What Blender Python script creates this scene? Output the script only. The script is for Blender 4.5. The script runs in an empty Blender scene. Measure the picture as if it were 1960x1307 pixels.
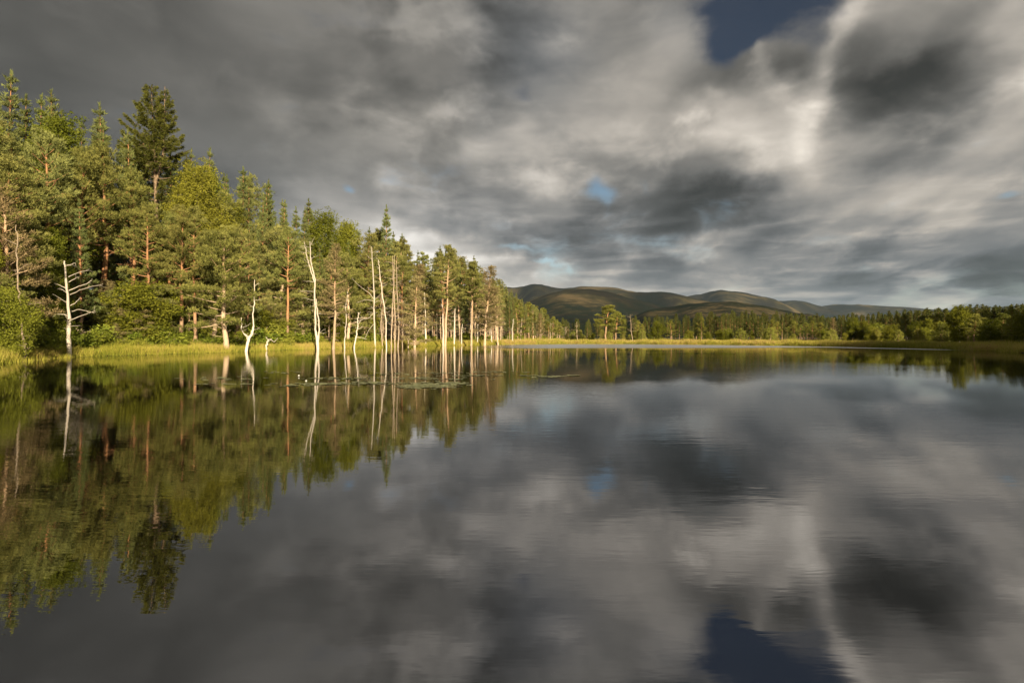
import bpy, math, random
import numpy as np
from mathutils import Vector
R = math.radians
scene = bpy.context.scene
COL = scene.collection

# ------------------------------------------------------------------ camera
F = 1089.0; PCX = 980.0; HY = 645.0; CAMZ = 1.6       # focal length and horizon of the 1960 x 1307 photograph
cam_d = bpy.data.cameras.new('camera'); cam = bpy.data.objects.new('camera', cam_d); COL.objects.link(cam)
cam_d.sensor_width = 36; cam_d.lens = F/1960*36; cam_d.clip_start = 0.05; cam_d.clip_end = 40000
cam_d.shift_y = -8.5/1960
cam.location = (0, 0, CAMZ); cam.rotation_euler = (R(90), 0, 0)
scene.camera = cam

# ------------------------------------------------------------------ view / exposure
scene.view_settings.view_transform = 'Standard'; scene.view_settings.look = 'None'
scene.view_settings.gamma = 1; scene.view_settings.use_curve_mapping = False
EXPO = 1.25
scene.view_settings.exposure = EXPO
scene.cycles.max_bounces = 6; scene.cycles.transparent_max_bounces = 8
scene.cycles.diffuse_bounces = 3; scene.cycles.glossy_bounces = 3

# ------------------------------------------------------------------ sun
SUN_EL, SUN_AZ = 18.5, 157.0        # azimuth clockwise from +Y: behind the camera, to the left
sd = Vector((math.sin(R(SUN_AZ))*math.cos(R(SUN_EL)), math.cos(R(SUN_AZ))*math.cos(R(SUN_EL)), math.sin(R(SUN_EL))))
sl = bpy.data.lights.new('sun', 'SUN'); sun = bpy.data.objects.new('sun', sl); COL.objects.link(sun)
sl.energy = 5.0; sl.angle = R(0.5); sl.color = (1.0, 0.83, 0.58)
sun.rotation_euler = sd.to_track_quat('Z', 'Y').to_euler()
sun.location = (-60, -120, 90)

# ------------------------------------------------------------------ node helper
class NT:
    def __init__(s, tree): s.t = tree; s.n = tree.nodes; s.l = tree.links
    def put(s, v, sock):
        if v is None: return
        if isinstance(v, bpy.types.NodeSocket): s.l.new(v, sock)
        else:
            try: sock.default_value = v
            except Exception:
                sock.default_value = tuple(v) + (1,) if hasattr(v, '__len__') else v
    def new(s, typ, **kw):
        nd = s.n.new(typ)
        for k, v in kw.items(): setattr(nd, k, v)
        return nd
    def math(s, op, a, b=None, c=None, clamp=False):
        nd = s.new('ShaderNodeMath', operation=op, use_clamp=clamp)
        for i, v in enumerate((a, b, c)): s.put(v, nd.inputs[i])
        return nd.outputs[0]
    def vmath(s, op, a, b=None, c=None, out=0):
        nd = s.new('ShaderNodeVectorMath', operation=op)
        s.put(a, nd.inputs[0]); s.put(b, nd.inputs[1])
        if c is not None: s.put(c, nd.inputs[2])
        return nd.outputs[out]
    def noise(s, vec, scale, detail=2.0, rough=0.5, dist=0.0, out=0):
        nd = s.new('ShaderNodeTexNoise'); s.put(vec, nd.inputs['Vector'])
        nd.inputs['Scale'].default_value = scale; nd.inputs['Detail'].default_value = detail
        nd.inputs['Roughness'].default_value = rough; nd.inputs['Distortion'].default_value = dist
        return nd.outputs[out]
    def mapr(s, v, a, b, c=0.0, d=1.0, smooth=False):
        nd = s.new('ShaderNodeMapRange'); nd.clamp = True
        if smooth: nd.interpolation_type = 'SMOOTHSTEP'
        s.put(v, nd.inputs[0])
        for i, x in enumerate((a, b, c, d)): nd.inputs[i+1].default_value = x
        return nd.outputs[0]
    def mix(s, f, a, b, mode='MIX'):
        nd = s.new('ShaderNodeMix', data_type='RGBA', blend_type=mode)
        s.put(f, nd.inputs[0])
        for v, k in ((a, 6), (b, 7)):
            if isinstance(v, bpy.types.NodeSocket): s.l.new(v, nd.inputs[k])
            else: nd.inputs[k].default_value = tuple(v)[:3] + (1,)
        return nd.outputs[2]
    def ramp(s, v, stops, interp='LINEAR'):
        nd = s.new('ShaderNodeValToRGB'); cr = nd.color_ramp; cr.interpolation = interp
        while len(cr.elements) < len(stops): cr.elements.new(0.5)
        for e, (p, c) in zip(cr.elements, stops): e.position = p; e.color = tuple(c) + (1,)
        s.put(v, nd.inputs[0]); return nd.outputs[0]
    def xyz(s, v):
        nd = s.new('ShaderNodeSeparateXYZ'); s.put(v, nd.inputs[0]); return nd.outputs
    def comb(s, x, y, z):
        nd = s.new('ShaderNodeCombineXYZ')
        for i, v in enumerate((x, y, z)): s.put(v, nd.inputs[i])
        return nd.outputs[0]

def lin(c):
    return tuple(((v/255)/12.92 if v/255 <= 0.04045 else (((v/255)+0.055)/1.055)**2.4) for v in c)
def pix(px, py, Y):                        # point of the picture at depth Y
    return Vector(((px-PCX)/F*Y, Y, CAMZ + (HY-py)/F*Y))

# ------------------------------------------------------------------ world: Nishita sky with a moving cloud deck
world = bpy.data.worlds.new('World'); scene.world = world; world.use_nodes = True
w = NT(world.node_tree); w.n.clear()
BG = 0.1
def azel(px, py):
    u, v = (px-PCX)/F, (HY-py)/F
    return math.atan2(u, 1.0), math.atan2(v, math.sqrt(1+u*u))
sky = w.new('ShaderNodeTexSky', sky_type='NISHITA'); sky.sun_disc = False
sky.sun_elevation = R(SUN_EL); sky.sun_rotation = R(SUN_AZ); sky.altitude = 200
gen = w.new('ShaderNodeTexCoord').outputs['Generated']
dx, dy, dz = w.xyz(gen)
zz = w.math('ADD', w.math('MAXIMUM', dz, 0.0), 0.14)
# cloud deck seen in perspective: plane coordinates, streaked along the wind
P = w.comb(w.math('DIVIDE', dx, zz), w.math('DIVIDE', dy, zz), 0.0)
Pa = w.new('ShaderNodeMapping'); w.l.new(P, Pa.inputs[0]); Pa.inputs['Rotation'].default_value = (0, 0, R(-14)); Pa.inputs['Scale'].default_value = (1.0, 0.42, 1)
Pa = Pa.outputs[0]
az = w.math('ARCTAN2', dx, dy); el = w.math('ARCSINE', dz)
AE = w.comb(az, el, 0.0)
wn = w.noise(Pa, 1.4, 4, 0.5, 0.4, out=1)
warp = w.vmath('MULTIPLY', w.vmath('SUBTRACT', wn, (0.5, 0.5, 0.5)), (0.34, 0.24, 0))
wn2 = w.noise(gen, 9.0, 5, 0.6, 0.0, out=1)
warp2 = w.vmath('MULTIPLY', w.vmath('SUBTRACT', wn2, (0.5, 0.5, 0.5)), (0.07, 0.06, 0))
AEw = w.vmath('ADD', w.vmath('ADD', AE, warp), warp2)


def gauss(src, px, py, rx, ry, rot):
    a, e = azel(px, py)
    k = 1/(1+((px-PCX)/F)**2)              # pixels per radian shrink towards the picture's side
    m = w.new('ShaderNodeMapping', vector_type='TEXTURE'); w.l.new(src, m.inputs[0])
    m.inputs['Location'].default_value = (a, e, 0); m.inputs['Rotation'].default_value = (0, 0, R(rot))
    m.inputs['Scale'].default_value = (max(rx, 4)/F*math.sqrt(k)*k**0.25, ry/F*math.sqrt(k), 1)
    return w.math('POWER', 0.3679, w.vmath('DOT_PRODUCT', m.outputs[0], m.outputs[0], out=1))
# low cloud brightness (8-bit steps) at places of the sky
SAMP = [(-250,0,80),(-250,200,85),(-250,420,110),(-250,600,120),
 (40,20,86),(200,40,88),(350,30,98),(500,30,112),(650,25,118),(800,40,112),(900,60,105),(1010,40,112),(1150,40,118),(1280,30,112),(1750,40,120),(1910,30,150),
 (60,110,84),(200,120,92),(350,140,100),(450,120,100),(600,130,103),(730,110,108),(850,120,112),(960,130,108),(1070,130,125),(1180,110,132),(1285,80,148),(1300,150,138),(1650,110,112),(1760,120,98),(1850,110,112),(1940,100,150),
 (150,230,86),(400,210,108),(500,230,112),(620,230,112),(730,200,108),(850,210,116),(960,220,128),(1060,200,132),(1180,210,145),(1280,220,150),(1400,220,135),(1500,220,160),(1600,210,112),(1690,200,84),(1780,200,90),(1860,210,115),(1945,190,145),
 (420,310,108),(520,310,112),(620,300,125),(720,290,125),(820,290,122),(920,290,138),(1030,300,145),(1130,290,150),(1230,290,138),(1330,300,148),(1430,310,152),(1540,300,170),(1640,300,135),(1740,290,122),(1840,300,135),(1940,290,138),
 (520,380,118),(600,370,142),(690,370,148),(770,370,142),(850,370,132),(930,370,125),(1000,370,128),(1200,370,112),(1280,370,98),(1370,370,92),(1450,370,110),(1530,370,145),(1620,370,148),(1720,380,150),(1820,370,155),(1950,400,130),
 (700,420,150),(780,420,160),(860,430,135),(950,430,118),(1050,440,112),(1150,430,112),(1240,430,100),(1330,430,92),(1420,430,100),(1510,430,125),(1600,430,130),(1700,430,140),(1800,430,138),(1900,430,125),
 (820,475,215),(900,480,140),(1000,490,125),(1080,480,122),(1180,485,120),(1300,480,130),(1400,475,132),(1500,480,128),(1600,485,120),(1700,485,120),(1800,480,112),(1920,480,104),
 (970,530,160),(1050,525,150),(1130,530,135),(1250,525,125),(1350,530,118),(1450,530,112),(1560,530,118),(1680,530,112),(1800,530,98),(1930,530,90),
 (1150,585,130),(1400,585,112),(1600,570,100),(1750,570,98),(1930,570,95),(2150,100,130),(2150,300,125),(2150,500,100),
 (1450,60,120),(1550,80,125),(100,-200,95),(600,-200,105),(1100,-200,110),(1600,-200,115),(2000,-200,120)]
CORR = [0, 0, 0, 0, 4, 9, -7, 1, 7, 56, 48, -11, 1, 12, -8, -13, 5, 5, 2, -2, 3, 17, 33, 2, -8, -8, -15, -6, -32, -35, -14, -14, 0, -5, 7, 12, 32, 48, 20, 3, -1, -3, 57, 32, 46, 5, 7, 5, 10, 10, 8, 5, 25, 28, 28, 27, -6, 0, -23, 10, 38, 23, 8, 1, 13, 0, -4, -7, 21, 24, 34, 43, 17, -1, 3, 5, 12, 1, 13, 15, 29, 6, 9, 38, 55, 45, 25, 22, 36, 27, 0, 16, 12, 38, 30, 0, 40, 48, 33, 26, 21, 15, 12, 32, 31, 43, 18, -5, 1, 0, 8, 40, 52, 37, 44, 71, 27, 0, 0, 32, 73, 24, 0, 0, 0, 0, 0, 0, 0, 0, 0, 0]
BASE = 118.0
ctr = [(x, y) for y, n, x0, x1 in ((-120, 7, -100, 2050), (40, 10, 0, 1960), (160, 11, 0, 1960), (280, 12, -60, 1990), (385, 12, 380, 1990), (470, 11, 640, 1990), (550, 9, 800, 1990)) for x in np.linspace(x0, x1, n)]
RX, RY = 165.0, 95.0
def basis(x, y): return [math.exp(-(((x-cx)/RX)**2 + ((y-cy)/(RY if cy < 350 else 62))**2)) for cx, cy in ctr]
A = np.array([basis(x, y) for x, y, v in SAMP])
bv = np.array([(v-BASE)*1.15+4-0.85*c for (x, y, v), c in zip(SAMP, CORR)])
W = np.linalg.solve(A.T@A + 0.06*np.eye(len(ctr)), A.T@bv)
warpS = w.vmath('ADD', w.vmath('ADD', AE, w.vmath('MULTIPLY', warp, (0.5, 0.4, 0))), warp2)
sx, sy, _s = w.xyz(warpS)
NC, A0, A1 = 32, R(-50), R(50)
azn = w.mapr(sx, A0, A1)
ROWS = [R(v) for v in (0.5, 2, 3.5, 5, 7, 9, 11, 13, 15.5, 18, 20.5, 23, 26, 29, 33, 40, 55)]
acc = None
for i, e in enumerate(ROWS):
    stops = []
    for j in range(NC):
        az_ = A0 + (A1-A0)*j/(NC-1); px = PCX + F*math.tan(az_); py = HY - F*math.tan(e)/math.cos(az_)
        stops.append((j/(NC-1), (max(0.22, min(0.9, (BASE + float(np.dot(basis(px, py), W)))/255)),)*3))
    r_ = w.ramp(azn, stops, 'B_SPLINE')
    if acc is None: acc = r_
    else: acc = w.mix(w.mapr(sy, ROWS[i-1], e, 0, 1, True), acc, r_)
acc = w.xyz(acc)[0]
# placed streaks and lumps: px, py, rx, ry, rotation, step of brightness
LUMPS = [(1595,105,150,24,60,44),(1525,270,95,30,104,26),(1560,215,16,62,-30,18),(1480,125,16,48,4,34),(1605,20,34,16,-20,34),
 (1745,150,200,46,36,-34),(1835,285,190,34,38,26),(1620,400,120,20,40,16),(1375,388,150,44,14,-30),(1340,458,140,9,6,22),(1390,175,26,12,-10,24),
 (1285,75,60,42,0,22),(1240,190,120,60,55,14),(960,275,85,30,12,24),(1060,345,90,24,8,10),(760,425,42,16,10,20),(820,468,60,20,0,45),(600,350,45,22,10,14),
 (655,235,26,46,10,10),(950,130,170,50,10,-12),(1000,508,100,10,-4,20),(1100,528,90,6,0,14),(1640,455,120,8,4,12),(1760,350,90,20,5,10),(1750,440,90,10,6,12),(1700,505,90,5,4,12),(1480,520,110,7,2,12),(1820,548,80,5,3,14)]
for (cx, cy, rx, ry, rot, amp) in LUMPS:
    acc = w.math('MULTIPLY_ADD', gauss(warpS, cx, cy, rx, ry, rot), amp/255, acc)
# streaky and billowy texture of the deck
n1 = w.noise(Pa, 1.8, 3, 0.4, 0.4); n2 = w.noise(Pa, 6.0, 3, 0.45, 0.3)
P2 = w.new('ShaderNodeMapping'); w.l.new(gen, P2.inputs[0]); P2.inputs['Scale'].default_value = (1, 1, 3.2)
n3 = w.noise(P2.outputs[0], 4.6, 6, 0.50, 0.6)
low = w.mapr(dz, 0.03, 0.32, 1.0, 0.0, True)     # far cloud rows near the horizon
rowm = w.new('ShaderNodeMapping'); w.l.new(gen, rowm.inputs[0]); rowm.inputs['Scale'].default_value = (1.0, 1.0, 7.0)
n4 = w.noise(rowm.outputs[0], 4.6, 5, 0.55, 0.6)
def cen(n, k): return w.math('MULTIPLY', w.math('SUBTRACT', n, 0.5), k)
left = w.mapr(az, -0.6, -0.05, 0.45, 1.0, True)
tex = w.math('MULTIPLY', w.math('ADD', w.math('MULTIPLY', w.math('ADD', cen(n1, 0.36), cen(n2, 0.07)), w.mapr(dz, 0.04, 0.25, 0.15, 1, True)), cen(n3, 0.26)), left)
wqm = w.new('ShaderNodeMapping'); w.l.new(gen, wqm.inputs[0]); wqm.inputs['Scale'].default_value = (1, 1, 1.7)
wq = w.vmath('ADD', wqm.outputs[0], w.vmath('MULTIPLY', w.vmath('SUBTRACT', wn, (0.5, 0.5, 0.5)), (0.16, 0.16, 0.10)))
n5 = w.noise(wq, 3.6, 5, 0.48, 0.15); n6 = w.noise(wq, 9.0, 6, 0.52, 0.15)
bill = w.math('ADD', w.mapr(n5, 0.46, 0.68, -0.05, 0.15, True), w.math('MULTIPLY', w.mapr(n6, 0.45, 0.70, -0.02, 0.12, True), w.mapr(n5, 0.42, 0.6, 0.2, 1)))
acc = w.math('ADD', acc, w.math('MULTIPLY', bill, w.math('MULTIPLY', left, left)))
n8 = w.noise(wq, 26.0, 5, 0.55, 0.2)
acc = w.math('ADD', acc, w.math('MULTIPLY', cen(n8, 0.10), w.mapr(n6, 0.4, 0.65, 0.1, 1)))
acc = w.math('ADD', w.math('ADD', acc, 0.012), tex)
n7 = w.noise(rowm.outputs[0], 8.0, 5, 0.5, 0.2)
acc = w.math('ADD', acc, w.math('MULTIPLY', w.math('ADD', cen(n4, 0.28), w.mapr(n7, 0.48, 0.72, -0.01, 0.13, True)), low))
acc = w.math('MULTIPLY_ADD', acc, w.mapr(az, -0.5, 0.1, 1.05, 1.19, True), w.mapr(az, -0.5, 0.1, -0.01, -0.06, True))
acc = w.math('MAXIMUM', acc, 0.20)
# brightness step -> linear radiance, then a tint: warm where lit, cooler low down and in the shade
L = w.math('POWER', w.math('MINIMUM', acc, 0.97), 2.25)
hi = w.mapr(el, 0.02, 0.38, 0.0, 1.0, True)
tint = w.mix(hi, (0.94, 1.0, 1.09), (1.06, 1.0, 0.905))
bl = w.math('ADD', w.math('ADD', gauss(AEw, 1030, 130, 120, 130, 0), w.math('MULTIPLY', gauss(AEw, 880, 420, 160, 60, 0), 0.7)), w.math('MULTIPLY', gauss(AEw, 1300, 40, 90, 60, 0), 0.8))
tint = w.mix(w.math('MULTIPLY', bl, 0.6, clamp=True), tint, (0.93, 1.0, 1.10))
warmr = w.math('MULTIPLY', w.mapr(acc, 0.40, 0.68), w.mapr(az, -0.6, 0.35, 0.35, 1.0))
tint = w.mix(warmr, tint, (1.10, 1.0, 0.87))
cl = w.vmath('SCALE', tint, None); cl.node.inputs[3].default_value = 1.0; w.l.new(L, cl.node.inputs[3])
# blue gaps
HOLES = [(1485,20,135,60,4,1.0),(1425,92,62,38,20,0.75),(1585,78,50,44,0,0.8),(1370,30,50,40,0,0.4),(1430,-120,160,110,0,1.0),(1130,362,22,28,0,0.75),(1210,355,14,22,0,0.42),(640,356,24,12,-25,0.95),
 (1925,372,40,14,4,0.9),(968,478,42,9,-6,0.6),(1045,505,60,5,-8,0.35),(780,452,20,10,0,0.4),(1012,190,30,24,0,0.35)]
hm = None
for (cx, cy, rx, ry, rot, amp) in HOLES:
    g = w.math('MULTIPLY', gauss(warpS, cx, cy, rx, ry, rot), amp)
    hm = g if hm is None else w.math('ADD', hm, g)
hm = w.math('SUBTRACT', hm, w.math('MULTIPLY', gauss(warpS, 1480, 120, 15, 42, 4), 0.9))
hm = w.math('ADD', hm, w.math('ADD', w.math('ADD', w.math('MULTIPLY', w.math('SUBTRACT', n3, 0.5), 1.8), w.math('MULTIPLY', w.math('SUBTRACT', n6, 0.5), 1.6)), w.math('MULTIPLY', w.math('SUBTRACT', n1, 0.5), 0.9)))
hole = w.math('MULTIPLY', w.mapr(hm, 0.22, 1.10, 0, 1, True), 0.95)
skl = w.vmath('MULTIPLY', sky.outputs[0], (0.062, 0.072, 0.092))
# the low blue is seen through brighter air
skl2 = w.mix(w.mapr(el, 0.15, 0.42, 1, 0, True), skl, w.vmath('MULTIPLY', sky.outputs[0], (0.44, 0.46, 0.45)))
E = 2**EXPO
cl10 = w.vmath('MULTIPLY', cl, (1/(BG*E),)*3)
final = w.mix(hole, cl10, skl2)
bg = w.new('ShaderNodeBackground'); w.l.new(final, bg.inputs[0]); bg.inputs[1].default_value = BG
wo = w.new('ShaderNodeOutputWorld'); w.l.new(bg.outputs[0], wo.inputs[0])
world.cycles.sampling_method = 'MANUAL'; world.cycles.sample_map_resolution = 512

# ------------------------------------------------------------------ materials
def mat(name):
    m = bpy.data.materials.new(name); m.use_nodes = True; t = NT(m.node_tree); t.n.clear()
    out = t.new('ShaderNodeOutputMaterial'); return m, t, out
def princ(t, out, col, rough=0.8, spec=0.2, normal=None):
    b = t.new('ShaderNodeBsdfPrincipled'); t.put(col, b.inputs['Base Color']) if isinstance(col, bpy.types.NodeSocket) else setattr(b.inputs['Base Color'], 'default_value', tuple(col)+(1,))
    t.put(rough, b.inputs['Roughness']); b.inputs['Specular IOR Level'].default_value = spec
    if normal is not None: t.l.new(normal, b.inputs['Normal'])
    t.l.new(b.outputs[0], out.inputs[0]); return b
def bump(t, h, strength, dist):
    b = t.new('ShaderNodeBump'); b.inputs['Strength'].default_value = strength; b.inputs['Distance'].default_value = dist
    t.l.new(h, b.inputs['Height']); return b.outputs[0]

def foliage_mat(name, dark, light, other=None, trans=0.4, amt=0.35):
    m, t, out = mat(name)
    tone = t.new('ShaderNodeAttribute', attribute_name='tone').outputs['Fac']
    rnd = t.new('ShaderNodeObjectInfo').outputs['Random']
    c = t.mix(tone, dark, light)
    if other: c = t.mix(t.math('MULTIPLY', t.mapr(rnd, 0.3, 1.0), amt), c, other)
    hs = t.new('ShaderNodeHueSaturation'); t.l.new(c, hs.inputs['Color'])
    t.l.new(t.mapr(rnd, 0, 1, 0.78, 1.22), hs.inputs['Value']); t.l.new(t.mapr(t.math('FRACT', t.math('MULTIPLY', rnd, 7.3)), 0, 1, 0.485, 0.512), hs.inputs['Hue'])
    d = t.new('ShaderNodeBsdfDiffuse'); t.l.new(hs.outputs[0], d.inputs[0])
    tr = t.new('ShaderNodeBsdfTranslucent'); t.l.new(hs.outputs[0], tr.inputs[0])
    mx = t.new('ShaderNodeMixShader'); mx.inputs[0].default_value = trans
    t.l.new(d.outputs[0], mx.inputs[1]); t.l.new(tr.outputs[0], mx.inputs[2]); t.l.new(mx.outputs[0], out.inputs[0])
    return m
M = {}
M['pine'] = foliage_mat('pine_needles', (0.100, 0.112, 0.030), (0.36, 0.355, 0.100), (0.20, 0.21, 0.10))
M['pine_blue'] = foliage_mat('young_pine_needles', (0.060, 0.078, 0.028), (0.22, 0.245, 0.080), (0.13, 0.155, 0.065))
M['spruce'] = foliage_mat('spruce_needles', (0.040, 0.048, 0.010), (0.14, 0.145, 0.030))
M['birch'] = foliage_mat('birch_leaves', (0.085, 0.105, 0.014), (0.24, 0.25, 0.032), (0.26, 0.24, 0.04), 0.4)
M['gold'] = foliage_mat('yellowing_leaves', (0.14, 0.15, 0.02), (0.42, 0.35, 0.05), None, 0.4)
M['brown'] = foliage_mat('dying_needles', (0.13, 0.11, 0.045), (0.34, 0.28, 0.13), (0.22, 0.21, 0.08), 0.25, 0.5)
M['shrub'] = foliage_mat('shrub_leaves', (0.10, 0.14, 0.018), (0.30, 0.35, 0.05), (0.24, 0.22, 0.05), 0.4)
M['far'] = foliage_mat('plantation_needles', (0.026, 0.034, 0.010), (0.11, 0.125, 0.032), (0.08, 0.085, 0.028), 0.2)
M['farpine'] = foliage_mat('lakeside_pine_needles', (0.085, 0.095, 0.022), (0.30, 0.31, 0.065), (0.24, 0.22, 0.06), 0.3)

def grass_mat():
    m, t, out = mat('shore_grass')
    tone = t.new('ShaderNodeAttribute', attribute_name='tone').outputs['Fac']
    c = t.ramp(tone, [(0, (0.10, 0.13, 0.02)), (0.4, (0.28, 0.28, 0.04)), (0.72, (0.46, 0.40, 0.09)), (0.88, (0.46, 0.34, 0.14)), (1, (0.40, 0.24, 0.12))])
    d = t.new('ShaderNodeBsdfDiffuse'); t.l.new(c, d.inputs[0]); tr = t.new('ShaderNodeBsdfTranslucent'); t.l.new(c, tr.inputs[0])
    mx = t.new('ShaderNodeMixShader'); mx.inputs[0].default_value = 0.35
    t.l.new(d.outputs[0], mx.inputs[1]); t.l.new(tr.outputs[0], mx.inputs[2]); t.l.new(mx.outputs[0], out.inputs[0]); return m
M['grass'] = grass_mat()

def bark_mat(name, low, high, zlo, zhi, spots, sp=(0.42, 0.66)):
    m, t, out = mat(name)
    oc = t.new('ShaderNodeTexCoord').outputs['Object']; z = t.xyz(oc)[2]
    n = t.noise(oc, 6, 4, 0.6)
    mp = t.new('ShaderNodeMapping'); t.l.new(oc, mp.inputs[0]); mp.inputs['Scale'].default_value = (9, 9, 1.6)
    n2 = t.noise(mp.outputs[0], 1.4, 5, 0.65)
    c = t.mix(t.mapr(t.math('ADD', z, t.math('MULTIPLY', n, 1.5)), zlo, zhi, 0, 1, True), low, high)
    c = t.mix(t.mapr(n2, *sp), spots, c)
    rnd = t.new('ShaderNodeObjectInfo').outputs['Random']
    hs = t.new('ShaderNodeHueSaturation'); t.l.new(c, hs.inputs['Color']); t.l.new(t.mapr(rnd, 0, 1, 0.8, 1.2), hs.inputs['Value'])
    princ(t, out, hs.outputs[0], 0.9, 0.1, bump(t, n2, 0.9, 0.03)); return m
M['bark'] = bark_mat('scots_pine_bark', (0.36, 0.27, 0.18), (0.46, 0.21, 0.085), 3.0, 6.5, (0.20, 0.12, 0.07))
M['darkbark'] = bark_mat('spruce_bark', (0.20, 0.14, 0.09), (0.36, 0.26, 0.17), 4, 14, (0.10, 0.07, 0.045))
M['bleached'] = bark_mat('bleached_dead_wood', (0.56, 0.50, 0.41), (0.46, 0.41, 0.34), 1, 5, (0.30, 0.24, 0.17), (0.28, 0.46))
M['greydead'] = bark_mat('grey_dead_wood', (0.42, 0.34, 0.26), (0.36, 0.30, 0.23), 2, 7, (0.30, 0.23, 0.16))
M['palebark'] = bark_mat('pale_pine_bark', (0.50, 0.40, 0.28), (0.42, 0.25, 0.13), 5, 9, (0.36, 0.26, 0.17))
M['birchbark'] = bark_mat('birch_bark', (0.50, 0.44, 0.36), (0.55, 0.48, 0.40), 1, 4, (0.16, 0.13, 0.10))

def ground_mat():
    m, t, out = mat('moorland_ground')
    g = t.new('ShaderNodeNewGeometry').outputs['Position']; x, y, z = t.xyz(g)
    a = t.noise(g, 0.35, 6, 0.65); b = t.noise(g, 2.2, 5, 0.6); far = t.noise(g, 0.02, 5, 0.6)
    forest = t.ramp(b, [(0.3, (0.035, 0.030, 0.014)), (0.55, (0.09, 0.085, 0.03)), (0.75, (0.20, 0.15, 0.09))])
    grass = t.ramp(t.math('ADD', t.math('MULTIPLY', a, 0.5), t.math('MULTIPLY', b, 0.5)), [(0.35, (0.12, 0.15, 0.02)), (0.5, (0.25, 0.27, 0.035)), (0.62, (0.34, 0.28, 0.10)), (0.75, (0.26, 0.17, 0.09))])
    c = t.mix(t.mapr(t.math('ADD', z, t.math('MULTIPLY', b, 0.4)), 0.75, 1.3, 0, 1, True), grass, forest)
    heath = t.ramp(far, [(0.35, (0.045, 0.05, 0.02)), (0.6, (0.11, 0.10, 0.04))])
    c = t.mix(t.mapr(y, 140, 260, 0, 1, True), c, heath)
    mud = t.mapr(z, 0.03, 0.10)
    c = t.mix(mud, (0.05, 0.035, 0.02), c)
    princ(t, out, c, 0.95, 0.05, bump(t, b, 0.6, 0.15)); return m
def water_mat():
    m, t, out = mat('lake_water')
    g = t.new('ShaderNodeNewGeometry').outputs['Position']; x, y, z = t.xyz(g)
    mp = t.new('ShaderNodeMapping'); t.l.new(g, mp.inputs[0]); mp.inputs['Scale'].default_value = (0.45, 1.5, 1)
    r1 = t.noise(mp.outputs[0], 2.4, 3, 0.55, 0.3)
    mp2 = t.new('ShaderNodeMapping'); t.l.new(g, mp2.inputs[0]); mp2.inputs['Scale'].default_value = (0.6, 2.4, 1); mp2.inputs['Rotation'].default_value = (0, 0, R(12))
    r2 = t.noise(mp2.outputs[0], 7, 2, 0.5)
    big = t.mapr(t.noise(g, 0.09, 3, 0.5), 0.4, 0.62, 0.25, 1.0, True)
    h = t.math('MULTIPLY', t.math('ADD', r1, t.math('MULTIPLY', r2, 0.35)), big)
    nb = bump(t, h, 1.0, 0.0026)
    # ruffled strip of water under the far shore
    edge = t.math('ADD', t.math('ADD', y, t.math('MULTIPLY', x, -0.15)), t.math('MULTIPLY', t.noise(g, 0.05, 3, 0.5), 14))
    ruf = t.math('MULTIPLY', t.mapr(edge, 84, 90, 0, 1, True), t.mapr(t.math('ADD', x, t.math('MULTIPLY', t.noise(g, 0.1, 2), 10)), -6, 8, 0, 1, True))
    sx = t.math('ADD', x, t.math('MULTIPLY', y, 0.35))
    ruf2 = t.math('MULTIPLY', t.mapr(sx, 77, 79.5, 0, 1, True), t.mapr(y, 45, 60))
    rough = t.math('ADD', 0.005, t.math('MULTIPLY', t.math('MAXIMUM', ruf, ruf2), 0.30))
    gl = t.new('ShaderNodeBsdfGlossy'); gl.distribution = 'GGX'; gl.inputs[0].default_value = (0.97, 0.97, 0.98, 1)
    t.l.new(rough, gl.inputs['Roughness']); t.l.new(nb, gl.inputs['Normal'])
    df = t.new('ShaderNodeBsdfDiffuse'); df.inputs[0].default_value = (0.003, 0.0025, 0.0018, 1)
    fr = t.new('ShaderNodeFresnel'); fr.inputs[0].default_value = 4.6
    mx = t.new('ShaderNodeMixShader'); t.l.new(fr.outputs[0], mx.inputs[0]); t.l.new(df.outputs[0], mx.inputs[1]); t.l.new(gl.outputs[0], mx.inputs[2])
    t.l.new(mx.outputs[0], out.inputs[0]); return m
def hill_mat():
    m, t, out = mat('shaded_heather_hills')
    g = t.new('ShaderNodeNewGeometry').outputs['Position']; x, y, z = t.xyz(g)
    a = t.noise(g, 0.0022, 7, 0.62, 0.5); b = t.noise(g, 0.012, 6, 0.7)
    c = t.ramp(a, [(0.38, (0.008, 0.010, 0.006)), (0.47, (0.018, 0.015, 0.009)), (0.53, (0.030, 0.028, 0.013)), (0.62, (0.095, 0.072, 0.036))])  # heather tones darkened overall, standing in for cloud shade
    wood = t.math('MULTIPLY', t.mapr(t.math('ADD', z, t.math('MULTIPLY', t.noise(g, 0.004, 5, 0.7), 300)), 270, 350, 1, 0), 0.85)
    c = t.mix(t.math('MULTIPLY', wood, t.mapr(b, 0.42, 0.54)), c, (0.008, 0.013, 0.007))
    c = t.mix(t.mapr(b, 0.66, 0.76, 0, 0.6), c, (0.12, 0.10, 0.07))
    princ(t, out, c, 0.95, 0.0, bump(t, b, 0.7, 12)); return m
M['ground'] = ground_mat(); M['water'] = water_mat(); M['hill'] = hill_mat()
def flat_mat(name, c, rough=0.8, spec=0.2):
    m, t, out = mat(name); n = t.noise(t.new('ShaderNodeTexCoord').outputs['Object'], 3, 4, 0.6)
    princ(t, out, t.mix(n, tuple(v*0.75 for v in c), tuple(min(1, v*1.2) for v in c)), rough, spec); return m
M['lily'] = flat_mat('lily_leaf', (0.20, 0.21, 0.10), 0.45, 0.4)
M['flower'] = flat_mat('lily_petals', (0.8, 0.8, 0.75))
M['log'] = flat_mat('weathered_log', (0.30, 0.22, 0.13))
M['cloud'] = flat_mat('added_cloud_white', (0.75, 0.75, 0.76), 1.0, 0.0)

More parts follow.
